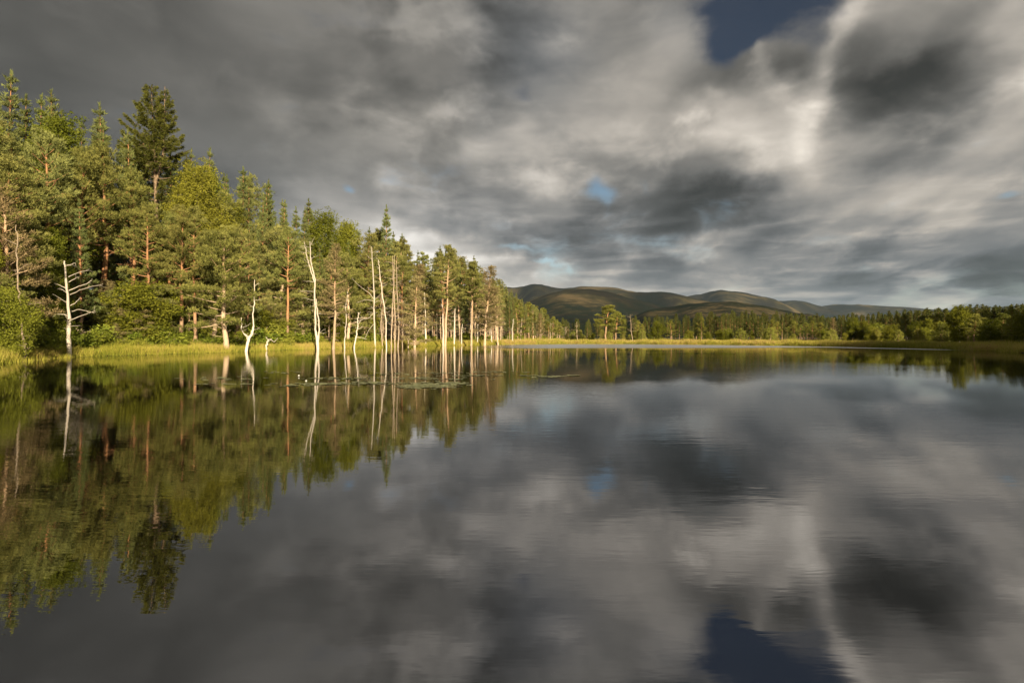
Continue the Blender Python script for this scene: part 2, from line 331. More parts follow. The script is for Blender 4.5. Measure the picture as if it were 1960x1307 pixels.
# ------------------------------------------------------------------ mesh helpers
rng = np.random.default_rng(11)
def mesh_np(name, V, Fc, m, tone=None, smooth=False):
    V = np.asarray(V, dtype=np.float32); Fc = np.asarray(Fc, dtype=np.int32)
    me = bpy.data.meshes.new(name); k = Fc.shape[1]
    me.vertices.add(len(V)); me.vertices.foreach_set('co', V.ravel())
    me.loops.add(Fc.size); me.loops.foreach_set('vertex_index', Fc.ravel())
    me.polygons.add(len(Fc)); me.polygons.foreach_set('loop_start', np.arange(0, Fc.size, k, dtype=np.int32))
    try: me.polygons.foreach_set('loop_total', np.full(len(Fc), k, dtype=np.int32))
    except Exception: pass
    if smooth: me.polygons.foreach_set('use_smooth', np.ones(len(Fc), dtype=bool))
    if tone is not None:
        at = me.attributes.new('tone', 'FLOAT', 'POINT'); at.data.foreach_set('value', np.asarray(tone, dtype=np.float32))
    me.update(calc_edges=True)
    me.materials.append(m if not isinstance(m, str) else M[m]); return me
class Tubes:
    def __init__(s): s.V = []; s.Q = []; s.n = 0
    def add(s, pts, rad, n=6):
        pts = np.array([tuple(p) for p in pts], dtype=float); k = len(pts)
        T = np.gradient(pts, axis=0); T /= np.linalg.norm(T, axis=1)[:, None] + 1e-9
        ref = np.array([0, 0, 1.0]) if abs(T[0][2]) < 0.8 else np.array([1.0, 0, 0])
        a = np.linspace(0, 2*np.pi, n, endpoint=False)
        for i in range(k):
            u = np.cross(T[i], ref); u /= np.linalg.norm(u) + 1e-9; v = np.cross(T[i], u)
            s.V.append(pts[i] + rad[i]*(np.cos(a)[:, None]*u + np.sin(a)[:, None]*v))
        for i in range(k-1):
            for j in range(n):
                j2 = (j+1) % n; b = s.n + i*n
                s.Q.append((b+j, b+j2, b+n+j2, b+n+j))
        s.V.append(np.array([pts[-1] + T[-1]*rad[-1]*0.5])); tip = s.n + k*n
        b = s.n + (k-1)*n
        for j in range(0, n, 2): s.Q.append((b+j, b+(j+1) % n, b+(j+2) % n, tip))
        s.n += k*n + 1
    def mesh(s, name, m): return mesh_np(name, np.vstack(s.V), s.Q, m, smooth=True)
def unit(v): return v/(np.linalg.norm(v, axis=-1, keepdims=True) + 1e-9)
def needles(C, D, k, spread, L, wd, rs, jit=0.06, tone=None):
    """k thin blades round every tuft centre C, leaning along D"""
    N = len(C)
    C2 = np.repeat(C, k, 0) + rs.normal(0, jit, (N*k, 3)); D2 = np.repeat(D, k, 0)
    d = unit(D2 + rs.normal(0, spread, (N*k, 3)))
    sd_ = unit(np.cross(d, rs.normal(0, 1, (N*k, 3))))
    LL = L*rs.uniform(0.6, 1.3, (N*k, 1)); ww = wd*rs.uniform(0.7, 1.3, (N*k, 1))
    V = np.stack([C2 - sd_*ww, C2 + sd_*ww, C2 + d*LL], 1).reshape(-1, 3)
    if tone is None: tone = rs.uniform(0.1, 0.9, N)
    t3 = np.repeat(np.clip(np.repeat(tone, k) + rs.normal(0, 0.12, N*k), 0, 1), 3)
    return V, t3
def leaves_mesh(name, parts, m):
    V = np.vstack([p[0] for p in parts]); T = np.concatenate([p[1] for p in parts])
    return mesh_np(name, V, np.arange(len(V)).reshape(-1, 3), m, T)

def curve_pts(p0, d0, L, bend, n, rs, wob=0.05):
    p = np.array(p0, float); d = unit(np.array(d0, float)); out = [p.copy()]
    for i in range(n):
        d = unit(d + np.array(bend)/n + rs.normal(0, wob, 3)); p = p + d*L/n; out.append(p.copy())
    return np.array(out)

# ------------------------------------------------------------------ tree kinds (returned as trunk mesh, crown mesh, own height)
def make_pine(seed, H=18, cb=0.42, Rc=3.4, dens=1.0, m='pine', bark='bark', pads=6, whorl=34, top=0.35, sparse=False, r0=0.26, dead_low=8, ndl=1.0):
    rs = np.random.default_rng(seed); tb = Tubes(); parts = []
    lean = rs.normal(0, 0.025, 2)
    zs = np.linspace(0, H*0.97, 12)
    wob = np.cumsum(rs.normal(0, 0.06, (12, 2)), 0); wob[0] = 0
    st = np.stack([lean[0]*zs + wob[:, 0], lean[1]*zs + wob[:, 1], zs], 1)
    rad = r0*(1 - zs/H)**0.75 + 0.02; rad[0] *= 1.35
    tb.add(st, rad, 9)
    def stem(z): return np.array([np.interp(z, zs, st[:, 0]), np.interp(z, zs, st[:, 1]), z])
    ang = rs.uniform(0, 6.28)
    for i in range(whorl):
        t = (i + rs.uniform(0, 1))/whorl; z = H*(cb + (1-cb)*t*0.97)
        ang += 2.4 + rs.normal(0, 0.5)
        prof = (math.sin(math.pi*min(1, 0.18 + 0.82*t)**0.8)*0.75 + 0.32*(1-t)) if t < 0.97 else 0.12
        Lb = Rc*prof*rs.uniform(0.6, 1.2)
        up = -0.05 + 0.75*t + rs.normal(0, 0.12)
        d = np.array([math.cos(ang), math.sin(ang), up])
        pts = curve_pts(stem(z), d, Lb, (0, 0, 0.35 - 0.1*(1-t)), 5, rs)
        rb = max(0.02, 0.075*(1-t)*H/18 + 0.02)
        tb.add(pts, np.linspace(rb, 0.012, 6), 4)
        npad = max(2, int(pads*Lb/Rc*rs.uniform(0.7, 1.3)))
        for k in range(npad):
            s = 1 - (k/npad)**1.0*0.72
            c = np.array([np.interp(s*5, range(6), pts[:, j]) for j in range(3)])
            off = np.array([rs.normal(0, 0.45), rs.normal(0, 0.45), rs.uniform(-0.05, 0.25)])*(Rc/3.4)*(0.5 + s*0.5)
            c2 = c + off
            if k % 2: tb.add(np.array([c, (c+c2)/2 + (0, 0, 0.05), c2]), [0.018, 0.014, 0.008], 3)
            nt = int(15*dens); pr = rs.uniform(0.38, 0.72)*Rc/3.4*1.15
            th = unit(rs.normal(0, 1, (nt, 3)))*rs.uniform(0.35, 1, (nt, 1))**0.5
            Cn = c2 + th*np.array([pr, pr, pr*0.42]); D = unit(th*0.8 + np.array([0, 0, 0.75]) + d*np.array([0.4, 0.4, 0]))
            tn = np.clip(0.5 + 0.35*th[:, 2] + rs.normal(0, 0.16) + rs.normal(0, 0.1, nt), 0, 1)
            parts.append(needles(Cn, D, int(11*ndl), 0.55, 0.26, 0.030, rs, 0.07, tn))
    nt = int(34*dens); tz = rs.uniform(0.88, 1.0, nt)
    Cn = np.array([stem(H*z*0.97) for z in tz]) + rs.normal(0, 1, (nt, 3))*np.array([[0.55, 0.55, 0.1]])*(1.02 - tz)[:, None]*6
    parts.append(needles(Cn, np.tile([0, 0, 1.0], (nt, 1)), 12, 0.5, 0.3, 0.03, rs))
    for i in range(dead_low):                       # bare dead branches under the crown
        z = H*rs.uniform(max(0.12, cb*0.35), cb*1.08); a = rs.uniform(0, 6.28); Lb = rs.uniform(0.5, 2.2)*Rc/3.4
        pts = curve_pts(stem(z), (math.cos(a), math.sin(a), rs.uniform(-0.3, 0.4)), Lb, (0, 0, rs.uniform(-0.4, 0.6)), 4, rs, 0.13)
        tb.add(pts, np.linspace(0.035, 0.008, 5), 4)
        for q in range(3):
            j = rs.integers(1, 4); a2 = a + rs.normal(0, 0.8)
            tb.add(curve_pts(pts[j], (math.cos(a2), math.sin(a2), rs.uniform(-0.2, 0.6)), Lb*0.4, (0, 0, 0.1), 2, rs, 0.15), [0.016, 0.011, 0.006], 3)
    return tb.mesh('trunk', bark), leaves_mesh('crown', parts, m), H

def make_cone_pine(seed, H=17, cb=0.2, Rc=2.3, m='pine_blue', bark='bark', step=0.55, dens=1.0, pw=0.8, blade=(0.25, 0.032), k=9):
    rs = np.random.default_rng(seed); tb = Tubes(); parts = []
    zs = np.linspace(0, H, 8); wob = np.cumsum(rs.normal(0, 0.04, (8, 2)), 0); wob[0] = 0
    st = np.stack([wob[:, 0], wob[:, 1], zs], 1); tb.add(st, 0.20*(1 - zs/H*0.95), 7)
    def stem(z): return np.array([np.interp(z, zs, st[:, 0]), np.interp(z, zs, st[:, 1]), z])
    z = H*cb; a0 = 0
    while z < H*0.975:
        t = (z - H*cb)/(H*(1-cb)); a0 += rs.uniform(0.4, 1.2)
        nb = rs.integers(5, 8) if t < 0.9 else 4
        for b in range(nb):
            a = a0 + b*2*math.pi/nb + rs.normal(0, 0.15)
            Lb = (Rc*(1-t)**pw*rs.uniform(0.62, 1.18) + 0.10)*(0.8 + 0.2*min(1, t*6))
            d = np.array([math.cos(a), math.sin(a), 0.12 + 0.6*t + rs.normal(0, 0.08)])
            pts = curve_pts(stem(z), d, Lb, (0, 0, 0.45), 4, rs, 0.04)
            tb.add(pts, np.linspace(0.03*(1-t) + 0.012, 0.008, 5), 3)
            nt = max(3, int(Lb*9*dens)); s = rs.uniform(0.25, 1.0, nt)**0.7*4
            Cn = np.stack([np.interp(s, range(5), pts[:, j]) for j in range(3)], 1) + rs.normal(0, 1, (nt, 3))*np.array([0.20, 0.20, 0.10])*(0.35 + Lb/Rc)
            D = unit(np.tile(d*np.array([0.7, 0.7, 0.4]) + np.array([0, 0, 0.45]), (nt, 1)))
            tn = np.clip(0.35 + 0.14*s + rs.normal(0, 0.1, nt) + rs.normal(0, 0.12), 0, 1)
            parts.append(needles(Cn, D, k, 0.5, blade[0], blade[1], rs, 0.06, tn))
        z += step*rs.uniform(0.75, 1.3)*(1 - 0.35*t)
    nt = 8; Cn = np.stack([np.full(nt, st[-1, 0]), np.full(nt, st[-1, 1]), np.linspace(H*0.955, H, nt)], 1)
    parts.append(needles(Cn, np.tile([0, 0, 1.0], (nt, 1)), 9, 0.35, 0.26, 0.03, rs, 0.03))
    return tb.mesh('trunk', bark), leaves_mesh('crown', parts, m), H

def make_spruce(seed, H=30, cb=0.10, Rc=9.6):
    rs = np.random.default_rng(seed); tb = Tubes(); parts = []
    zs = np.linspace(0, H*0.985, 10); st = np.stack([-0.9*(zs/H)**2, 0*zs, zs], 1); tb.add(st, 0.48*(1 - zs/H*0.93), 10)
    f = np.array([[-0.3, 0, H*0.6], [0.7, 0.2, H*0.70], [1.0, 0.1, H*0.82], [1.15, 0, H*0.985]]); tb.add(f, [0.2, 0.16, 0.1, 0.04], 7)
    def s1(z): return np.array([np.interp(z, zs, st[:, 0]), 0, z])
    def s2(z): return np.array([np.interp(z, f[:, 2], f[:, 0]), np.interp(z, f[:, 2], f[:, 1]), z])
    for stem, z0, z1, rr in ((s1, cb, 0.985, 1.0), (s2, 0.74, 0.97, 0.55)):
        z = H*z0; a0 = 0
        while z < H*z1:
            t = (z/H - cb)/(1-cb); a0 += rs.uniform(0.4, 1.1); nb = 6 if t < 0.9 else 4
            for b in range(nb):
                if rs.random() < 0.13: continue
                a = a0 + b*2*math.pi/nb + rs.normal(0, 0.25)
                R0 = min(5.4, Rc*(1-t)**0.68) if stem is s1 else 2.5*max(0, (z1*H - z)/(H*0.23))**0.6
                Lb = R0*rs.choice([rs.uniform(0.35, 0.8), rs.uniform(0.8, 1.25)]) + 0.15
                d = np.array([math.cos(a), math.sin(a), -0.18 + 0.75*max(0, t-0.45) + rs.normal(0, 0.06)])
                pts = curve_pts(stem(z), d, Lb, (0, 0, 0.75), 5, rs, 0.04)
                tb.add(pts, np.linspace(0.07*(1-t) + 0.02, 0.012, 6), 4)
                nt = int(Lb*13); s = rs.uniform(0.28, 1.0, nt)**0.75*5
                side = unit(np.cross(d, [0, 0, 1.0]))
                Cn = np.stack([np.interp(s, range(6), pts[:, j]) for j in range(3)], 1)
                lat = rs.normal(0, 0.34, nt)*np.minimum(1, 1.25 - s/5.5)
                Cn = Cn + lat[:, None]*side; Cn[:, 2] -= np.abs(rs.normal(0, 0.16, nt)) + 0.12*np.abs(lat)
                D = unit(d*np.array([0.6, 0.6, 0.0]) + np.array([0, 0, -0.15]) + np.sign(lat)[:, None]*side*0.45)
                tn = np.clip(0.2 + 0.14*s + rs.normal(0, 0.12, nt) + rs.normal(0, 0.08), 0, 1)
                parts.append(needles(Cn, D, 9, 0.42, 0.30, 0.042, rs, 0.08, tn))
            z += rs.uniform(0.6, 1.15)*(1 - 0.3*t)
    return tb.mesh('trunk', 'darkbark'), leaves_mesh('crown', parts, 'spruce'), H

def make_birch(seed, H=14, cb=0.15, Rc=2.6, m='birch', n=46, leaf=0.10, dens=1.0, bark='birchbark'):
    rs = np.random.default_rng(seed); tb = Tubes(); parts = []
    zs = np.linspace(0, H*0.93, 9); wob = np.cumsum(rs.normal(0, 0.10, (9, 2)), 0); wob[0] = 0
    st = np.stack([wob[:, 0], wob[:, 1], zs], 1); tb.add(st, 0.13*(H/14)*(1 - zs/H*0.9), 7)
    def stem(z): return np.array([np.interp(z, zs, st[:, 0]), np.interp(z, zs, st[:, 1]), z])
    for i in range(n):
        t = (i+rs.random())/n; z = H*(cb + (0.95-cb)*t); a = i*2.4 + rs.normal(0, 0.4)
        prof = math.sin(math.pi*(0.16 + 0.80*t))**0.8
        Lb = Rc*prof*rs.uniform(0.65, 1.25)
        pts = curve_pts(stem(z), (math.cos(a), math.sin(a), 0.75 + rs.normal(0, 0.15)), Lb, (0, 0, -0.6), 5, rs, 0.08)
        tb.add(pts, np.linspace(0.035*(1-t) + 0.012, 0.006, 6), 3)
        for k in range(max(2, int(5*Lb/Rc))):
            s = rs.uniform(0.35, 1.0)*5; c = np.array([np.interp(s, range(6), pts[:, j]) for j in range(3)]) + rs.normal(0, 0.28, 3)
            nt = int(22*dens); Cn = c + rs.normal(0, 1, (nt, 3))*np.array([0.34, 0.34, 0.42])*(Rc/2.6); Cn[:, 2] -= rs.uniform(0, 0.3, nt)
            tn = np.clip(rs.uniform(0.25, 0.75) + rs.normal(0, 0.15, nt), 0, 1)
            parts.append(needles(Cn, np.tile([0, 0, -0.3], (nt, 1)), 7, 0.9, leaf*1.7, leaf*0.6, rs, 0.11, tn))
    return tb.mesh('trunk', bark), leaves_mesh('crown', parts, m), H

def make_shrub(seed, H=1.6, Rc=1.3, m='shrub', n=16):
    rs = np.random.default_rng(seed); tb = Tubes(); parts = []
    for i in range(n):
        a = rs.uniform(0, 6.28); e = rs.uniform(0.5, 2.5)
        pts = curve_pts((rs.normal(0, 0.1), rs.normal(0, 0.1), -0.1), (math.cos(a), math.sin(a), e), H*rs.uniform(0.7, 1.05), (0, 0, -0.3), 4, rs, 0.1)
        tb.add(pts, np.linspace(0.022, 0.006, 5), 3)
        for k in range(4):
            s = rs.uniform(1.2, 4); c = np.array([np.interp(s, range(5), pts[:, j]) for j in range(3)])
            nt = 12; Cn = c + rs.normal(0, 0.17, (nt, 3))*Rc/1.3
            parts.append(needles(Cn, np.tile([0, 0, 0.3], (nt, 1)), 6, 0.9, 0.13, 0.04, rs, 0.06, np.clip(rs.uniform(0.2, 0.8) + rs.normal(0, 0.1, nt), 0, 1)))
    return tb.mesh('stems', 'greydead'), leaves_mesh('leaves', parts, m), H

# ------------------------------------------------------------------ lake outline and ground
def shore(px, py): Y = CAMZ*F/(py-HY); return ((px-PCX)/F*Y, Y)
LAKE = [shore(*p) for p in ((0,697),(60,690),(130,684),(200,681),(280,679.5),(350,676.5),(430,674.5),(520,670.5),(600,668.2),(660,666.8),(715,665.2),(790,662.8),(850,661.2),(920,660.2),(1000,659.4),(1100,658.6),(1200,658.7),(1300,659.6),(1400,660.6),(1500,662),(1600,663.6),(1700,666),(1800,668.5),(1900,672),(1960,675))]
LAKE += [(51.5, 45), (49, 30), (44, 5), (28, -22), (-5, -30), (-30, -18), (-34, 5), (-33, 22)]
LP = np.array(LAKE)
def wave(x, y): return 0.35*np.sin(x*0.9 + 0.4*y) + 0.28*np.sin(1.7*y - 0.8*x + 1.3) + 0.16*np.sin(3.1*x + 2.3*y)
def sdf(x, y):                                  # distance to the shoreline, positive on land
    x = np.atleast_1d(np.asarray(x, float)); y = np.atleast_1d(np.asarray(y, float))
    best = np.full(x.shape, 1e9); inside = np.zeros(x.shape, bool); n = len(LP)
    for i in range(n):
        ax, ay = LP[i]; bx, by = LP[(i+1) % n]; ex, ey = bx-ax, by-ay
        t = np.clip(((x-ax)*ex + (y-ay)*ey)/(ex*ex+ey*ey), 0, 1)
        best = np.minimum(best, np.hypot(x-ax-t*ex, y-ay-t*ey))
        c = ((ay > y) != (by > y)) & (x < (bx-ax)*(y-ay)/(by-ay+1e-12) + ax); inside ^= c
    return np.where(inside, -best, best) + wave(x, y)*0.6
def ground_z(x, y):
    x = np.atleast_1d(np.asarray(x, float)); y = np.atleast_1d(np.asarray(y, float))
    d = sdf(x, y)
    bank = np.where(d < 0, np.maximum(d*0.30, -0.9), 0.42*(1-np.exp(-np.maximum(d, 0)/1.6)))
    leftm = 1/(1+np.exp(np.clip((x - (-14 + 0.15*(y-70)))/7, -30, 30)))
    rise = leftm*np.clip((d-4)*0.11, 0, 5.0)
    b = np.where(d > 1, 0.10*np.sin(x*0.5+1)*np.sin(y*0.43) + 0.05*np.sin(1.9*x)*np.sin(1.6*y+2), 0)
    return bank + rise + b
def gz(x, y): return float(ground_z(x, y)[0])
def tag(o, label=None, cat=None, group=None, kind=None):
    if label: o['label'] = label
    if cat: o['category'] = cat
    if group: o['group'] = group
    if kind: o['kind'] = kind
    return o
def link(name, me, parent=None):
    o = bpy.data.objects.new(name, me); COL.objects.link(o)
    if parent is not None: o.parent = parent
    return o
u = np.linspace(-1, 1, 520)
gx = 8 + 90*u + 9000*np.sign(u)*np.abs(u)**9; gy = 70 + 95*u + 9000*np.sign(u)*np.abs(u)**9
X, Yg = np.meshgrid(gx, gy); Z = ground_z(X.ravel(), Yg.ravel())
rr = np.hypot(X.ravel(), Yg.ravel()); Z = np.where(rr > 900, 0.4 - 0*rr, Z)
n = 520; idx = np.arange(n*n).reshape(n, n)
Q = np.stack([idx[:-1, :-1], idx[:-1, 1:], idx[1:, 1:], idx[1:, :-1]], -1).reshape(-1, 4)
tag(link('ground', mesh_np('ground', np.stack([X.ravel(), Yg.ravel(), Z], 1), Q, 'ground', smooth=True)), kind='structure')
wv = np.array([(-70, -60, 0), (90, -60, 0), (90, 170, 0), (-70, 170, 0)])
tag(link('water', mesh_np('water', wv, [(0, 1, 2, 3)], 'water')), kind='structure')

# ------------------------------------------------------------------ hills: ridges with real distance and depth
RIDGES = [ # distance, depth, [(px, py) of the crest]
 (5200, 1200, [(700,570),(860,552),(960,546),(1010,549),(1060,551),(1110,550),(1160,554),(1220,563),(1300,585),(1360,620)]),
 (3000, 700, [(820,640),(930,600),(1000,582),(1040,566),(1080,558),(1130,555),(1170,561),(1220,575),(1290,588),(1380,612),(1450,640)]),
 (4000, 800, [(1090,610),(1150,575),(1180,562),(1240,556),(1290,561),(1330,572),(1390,584),(1460,600),(1560,630)]),
 (6200, 1100, [(1250,600),(1310,566),(1370,558),(1430,563),(1470,571),(1520,592),(1580,620)]),
 (7600, 1000, [(1380,620),(1440,580),(1490,575),(1540,576),(1570,585),(1620,600),(1720,630)]),
 (8600, 1000, [(1480,640),(1540,597),(1585,583),(1640,584),(1720,587),(1790,592),(1900,600),(2100,610),(2300,620)]),
 (1900, 500, [(1130,640),(1200,612),(1260,590),(1330,580),(1400,577),(1450,583),(1500,592),(1560,604),(1640,620),(1760,640)]),
 (8800, 1300, [(-900,600),(-500,570),(0,560),(400,575),(800,600),(1000,640)])]
azs = np.linspace(-0.95, 0.95, 700); rsx = np.geomspace(900, 12000, 130)
AZ, RR = np.meshgrid(azs, rsx); pxg = PCX + F*np.tan(np.clip(AZ, -1.2, 1.2))
HZ = np.full(AZ.shape, -30.0)
def vn(a, b, s):                                # smooth value noise
    r_ = np.random.default_rng(s); g_ = r_.random((64, 64)); ai, bi = np.floor(a).astype(int), np.floor(b).astype(int)
    fa, fb = a-ai, b-bi; fa = fa*fa*(3-2*fa); fb = fb*fb*(3-2*fb)
    q = lambda i, j: g_[(ai+i) % 64, (bi+j) % 64]
    return (q(0,0)*(1-fa)+q(1,0)*fa)*(1-fb) + (q(0,1)*(1-fa)+q(1,1)*fa)*fb - 0.5
for ri, (r0, dep, prof) in enumerate(RIDGES):
    crest = np.interp(pxg, [p[0] for p in prof], [HY - p[1] for p in prof], left=-5, right=-5)
    k1 = np.ones(9)/9
    crest = np.apply_along_axis(lambda c: np.convolve(np.pad(c, 4, 'edge'), k1, 'valid'), 1, crest)
    el_ = crest/F*np.cos(AZ)
    wob_ = vn(AZ*22+ri*7, RR*0+ri*3.3, 5+ri)*dep*0.5
    bell = 1/(1+((RR - r0 - wob_)/dep)**2*1.1); bell = np.where(RR > r0+wob_, bell, bell**1.15)
    HZ = np.maximum(HZ, CAMZ + el_*r0*bell*(1 + 0.03*0))
HZ += vn(AZ*60, np.log(RR)*26, 50)*RR*0.0019 + vn(AZ*150, np.log(RR)*60, 51)*RR*0.0010
HZ = np.where(RR < 950, -20, HZ)
HV = np.stack([np.sin(AZ)*RR, np.cos(AZ)*RR, HZ], -1).reshape(-1, 3)
na, nr = AZ.shape[1], AZ.shape[0]; idx = np.arange(na*nr).reshape(nr, na)
Q = np.stack([idx[:-1, :-1], idx[:-1, 1:], idx[1:, 1:], idx[1:, :-1]], -1).reshape(-1, 4)
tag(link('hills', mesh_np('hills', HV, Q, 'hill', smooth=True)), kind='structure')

# ------------------------------------------------------------------ unseen cloud added behind the camera to shade the right of the view
def added_shade_cloud(cx, cy, rx, ry, seed, dist, label):
    rs = np.random.default_rng(seed); V = []; Fs = []; base = 0
    import bmesh
    bm = bmesh.new()
    c0 = Vector((cx, cy, 0)) + sd*dist
    for i in range(150):
        yy = rs.uniform(10, 225); xx = 45 + (yy-40)*0.42 + 32 + rs.random()**1.0*170  # lumps laid out to put the shade edge along the right shore
        ctr_ = Vector((xx, yy, 0)) + sd*dist + Vector((0, 0, rs.normal(0, 6)))
        res = bmesh.ops.create_icosphere(bm, subdivisions=3, radius=1)
        s0 = rs.uniform(13, 24)
        for v in res['verts']:
            p = v.co.copy(); f_ = 1 + 0.16*math.sin(p.x*5+i) * math.sin(p.y*6+i*2) + 0.08*math.sin(p.z*13+i)
            v.co = ctr_ + Vector((p.x*s0*f_*1.3, p.y*s0*f_*1.3, p.z*s0*f_*0.6))
    for f_ in bm.faces: f_.smooth = True
    me = bpy.data.meshes.new('cloud'); bm.to_mesh(me); bm.free(); me.materials.append(M['cloud'])
    return tag(link('cloud', me), kind='structure')

# ------------------------------------------------------------------ build the tree kinds
KINDS = {}
def kind(key, word, cat, name, builder, count, **kw):
    KINDS[key] = dict(word=word, cat=cat, name=name, v=[builder(1000 + hash_(key) + i*17, **{k: (v[i % len(v)] if isinstance(v, list) else v) for k, v in kw.items()}) for i in range(count)])
def hash_(s): return sum(ord(c)*(i+3) for i, c in enumerate(s)) % 997
kind('pine', 'layered green pine', 'pine tree', 'pine_tree', make_pine, 4, H=[17, 18, 16, 18], cb=[0.40, 0.46, 0.36, 0.5], Rc=[3.6, 3.3, 3.9, 3.4])
kind('wide', 'broad layered pine', 'pine tree', 'pine_tree', make_pine, 2, H=[12.5, 13], cb=[0.22, 0.30], Rc=[3.7, 3.4], pads=7, whorl=38, r0=0.24, bark='palebark')
kind('cone', 'pointed green pine', 'pine tree', 'pine_tree', make_cone_pine, 4, step=0.8, k=11, H=[17, 18, 16, 17], Rc=[2.7, 2.4, 2.6, 3.1], pw=[1.05, 0.95, 1.15, 1.0])
kind('pale', 'slim pale-trunked pine', 'pine tree', 'pine_tree', make_pine, 3, H=16, cb=[0.48, 0.55, 0.42], Rc=[2.3, 2.1, 2.5], pads=5, whorl=30, r0=0.19, bark='palebark', dead_low=16)
kind('brown', 'brownish thinning pine', 'pine tree', 'dying_pine_tree', make_pine, 3, H=[13, 14, 12], cb=[0.22, 0.34, 0.15], Rc=[2.2, 2.0, 2.3], m='brown', bark='palebark', dens=0.6, ndl=0.7, dead_low=22, r0=0.16, whorl=40)
kind('birch', 'leafy birch', 'birch tree', 'birch_tree', make_birch, 2, H=[20, 19], Rc=[3.4, 3.0], n=100, dens=1.1)
kind('bush', 'leafy birch', 'birch tree', 'birch_tree', make_birch, 1, H=5, cb=0.05, Rc=1.5, n=50, leaf=0.055, dens=1.1)
kind('lowbirch', 'small leafy birch', 'birch tree', 'birch_tree', make_birch, 2, H=[6, 5], cb=0.05, Rc=[1.9, 2.1], n=34)
kind('shrub', 'leafy shrub', 'shrub', 'shrub', make_shrub, 3, H=[1.5, 1.9, 1.2])
kind('farpine', 'small open pine', 'pine tree', 'pine_tree', make_pine, 3, H=9, cb=[0.3, 0.18, 0.4], Rc=[2.2, 2.4, 2.3], pads=5, whorl=22, m='farpine', r0=0.16, dens=0.8, dead_low=4)
kind('farbirch', 'small leafy tree', 'leafy tree', 'birch_tree', make_birch, 3, H=[7, 6.5, 5.5], cb=0.05, Rc=[1.7, 2.0, 2.2], n=26, dens=0.9)
kind('farbush', 'bushy young pine', 'young pine', 'young_pine', make_cone_pine, 3, H=[3.4, 4.2, 2.8], cb=0.02, Rc=[1.3, 1.3, 1.2], m='farpine', step=0.35, pw=0.55)
LAND = []     # landmarks (px, phrase) used to say which tree is which
REC = []      # (root, kind, px, row)
def place(key, x, y, h, vi=None, label=None, row=None, group=None, rot=None, z=None, wide=1.0, m=None, name=None):
    K = KINDS[key]; vi = random.randrange(len(K['v'])) if vi is None else vi % len(K['v'])
    t, c, H0 = K['v'][vi]
    o = bpy.data.objects.new(name or K['name'], None); COL.objects.link(o)
    o.empty_display_size = 0.5
    z0 = gz(x, y) - 0.12 if z is None else z
    o.location = (x, y, z0); s = h/H0; o.scale = (s*wide, s*wide, s)
    o.rotation_euler = (random.gauss(0, 0.012), random.gauss(0, 0.012), random.uniform(0, 6.28) if rot is None else rot)
    a = link('trunk' if key != 'shrub' else 'stems', t, o); b = link('crown' if key != 'shrub' else 'leaves', c, o)
    if m:
        b.data = m if not isinstance(m, str) else b.data
    o['category'] = K['cat']
    if group: o['group'] = group
    if label: o['label'] = label
    px = PCX + F*x/y
    REC.append((o, key, px, y, row, label is not None)); return o
random.seed(5)
# skyline of the left wood: (px, py of the top)
SKY = [(-400,60),(-200,110),(-60,130),(0,150),(45,190),(90,185),(130,208),(165,235),(195,215),(245,245),(300,265),(350,280),(395,300),(430,318),(465,332),(510,352),(545,382),(585,392),(620,410),(650,424),(690,436),(735,440),(775,458),(810,482),(845,480),(870,484),(905,498),(945,525),(970,548),(1000,574),(1040,592),(1070,618),(1085,634)]
EDGE = [(-500,30),(-200,33),(0,39),(130,50),(280,57),(430,65),(600,81),(715,93),(850,113),(960,132),(1030,152),(1085,178)]
def skyline(px): return np.interp(px, [p[0] for p in SKY], [p[1] for p in SKY])
def edge(px): return np.interp(px, [p[0] for p in EDGE], [p[1] for p in EDGE])
placed = []
def free(x, y, r):
    for (a, b, c) in placed:
        if (a-x)**2 + (b-y)**2 < (r*0.5 + c*0.5)**2: return False
    return True
def tree_at(key, px, Y, top, **kw):
    x = (px-PCX)/F*Y; zt = CAMZ + (HY-top)/F*Y; g = gz(x, Y) - 0.12
    h = max(1.0, zt-g); placed.append((x, Y, 2.6)); return place(key, x, Y, h, **kw)

# ---- the big spruce
t_, c_, H_ = make_spruce(77, H=34)
KINDS['spruce'] = dict(word='spruce', cat='spruce tree', name='spruce_tree', v=[(t_, c_, H_)])
tree_at('spruce', 303, 76, 156, vi=0, rot=0.0, wide=0.92, label='tall dark green spruce with a twin top standing clear above the pines')
LAND.append((303, 'tall twin-topped dark spruce'))
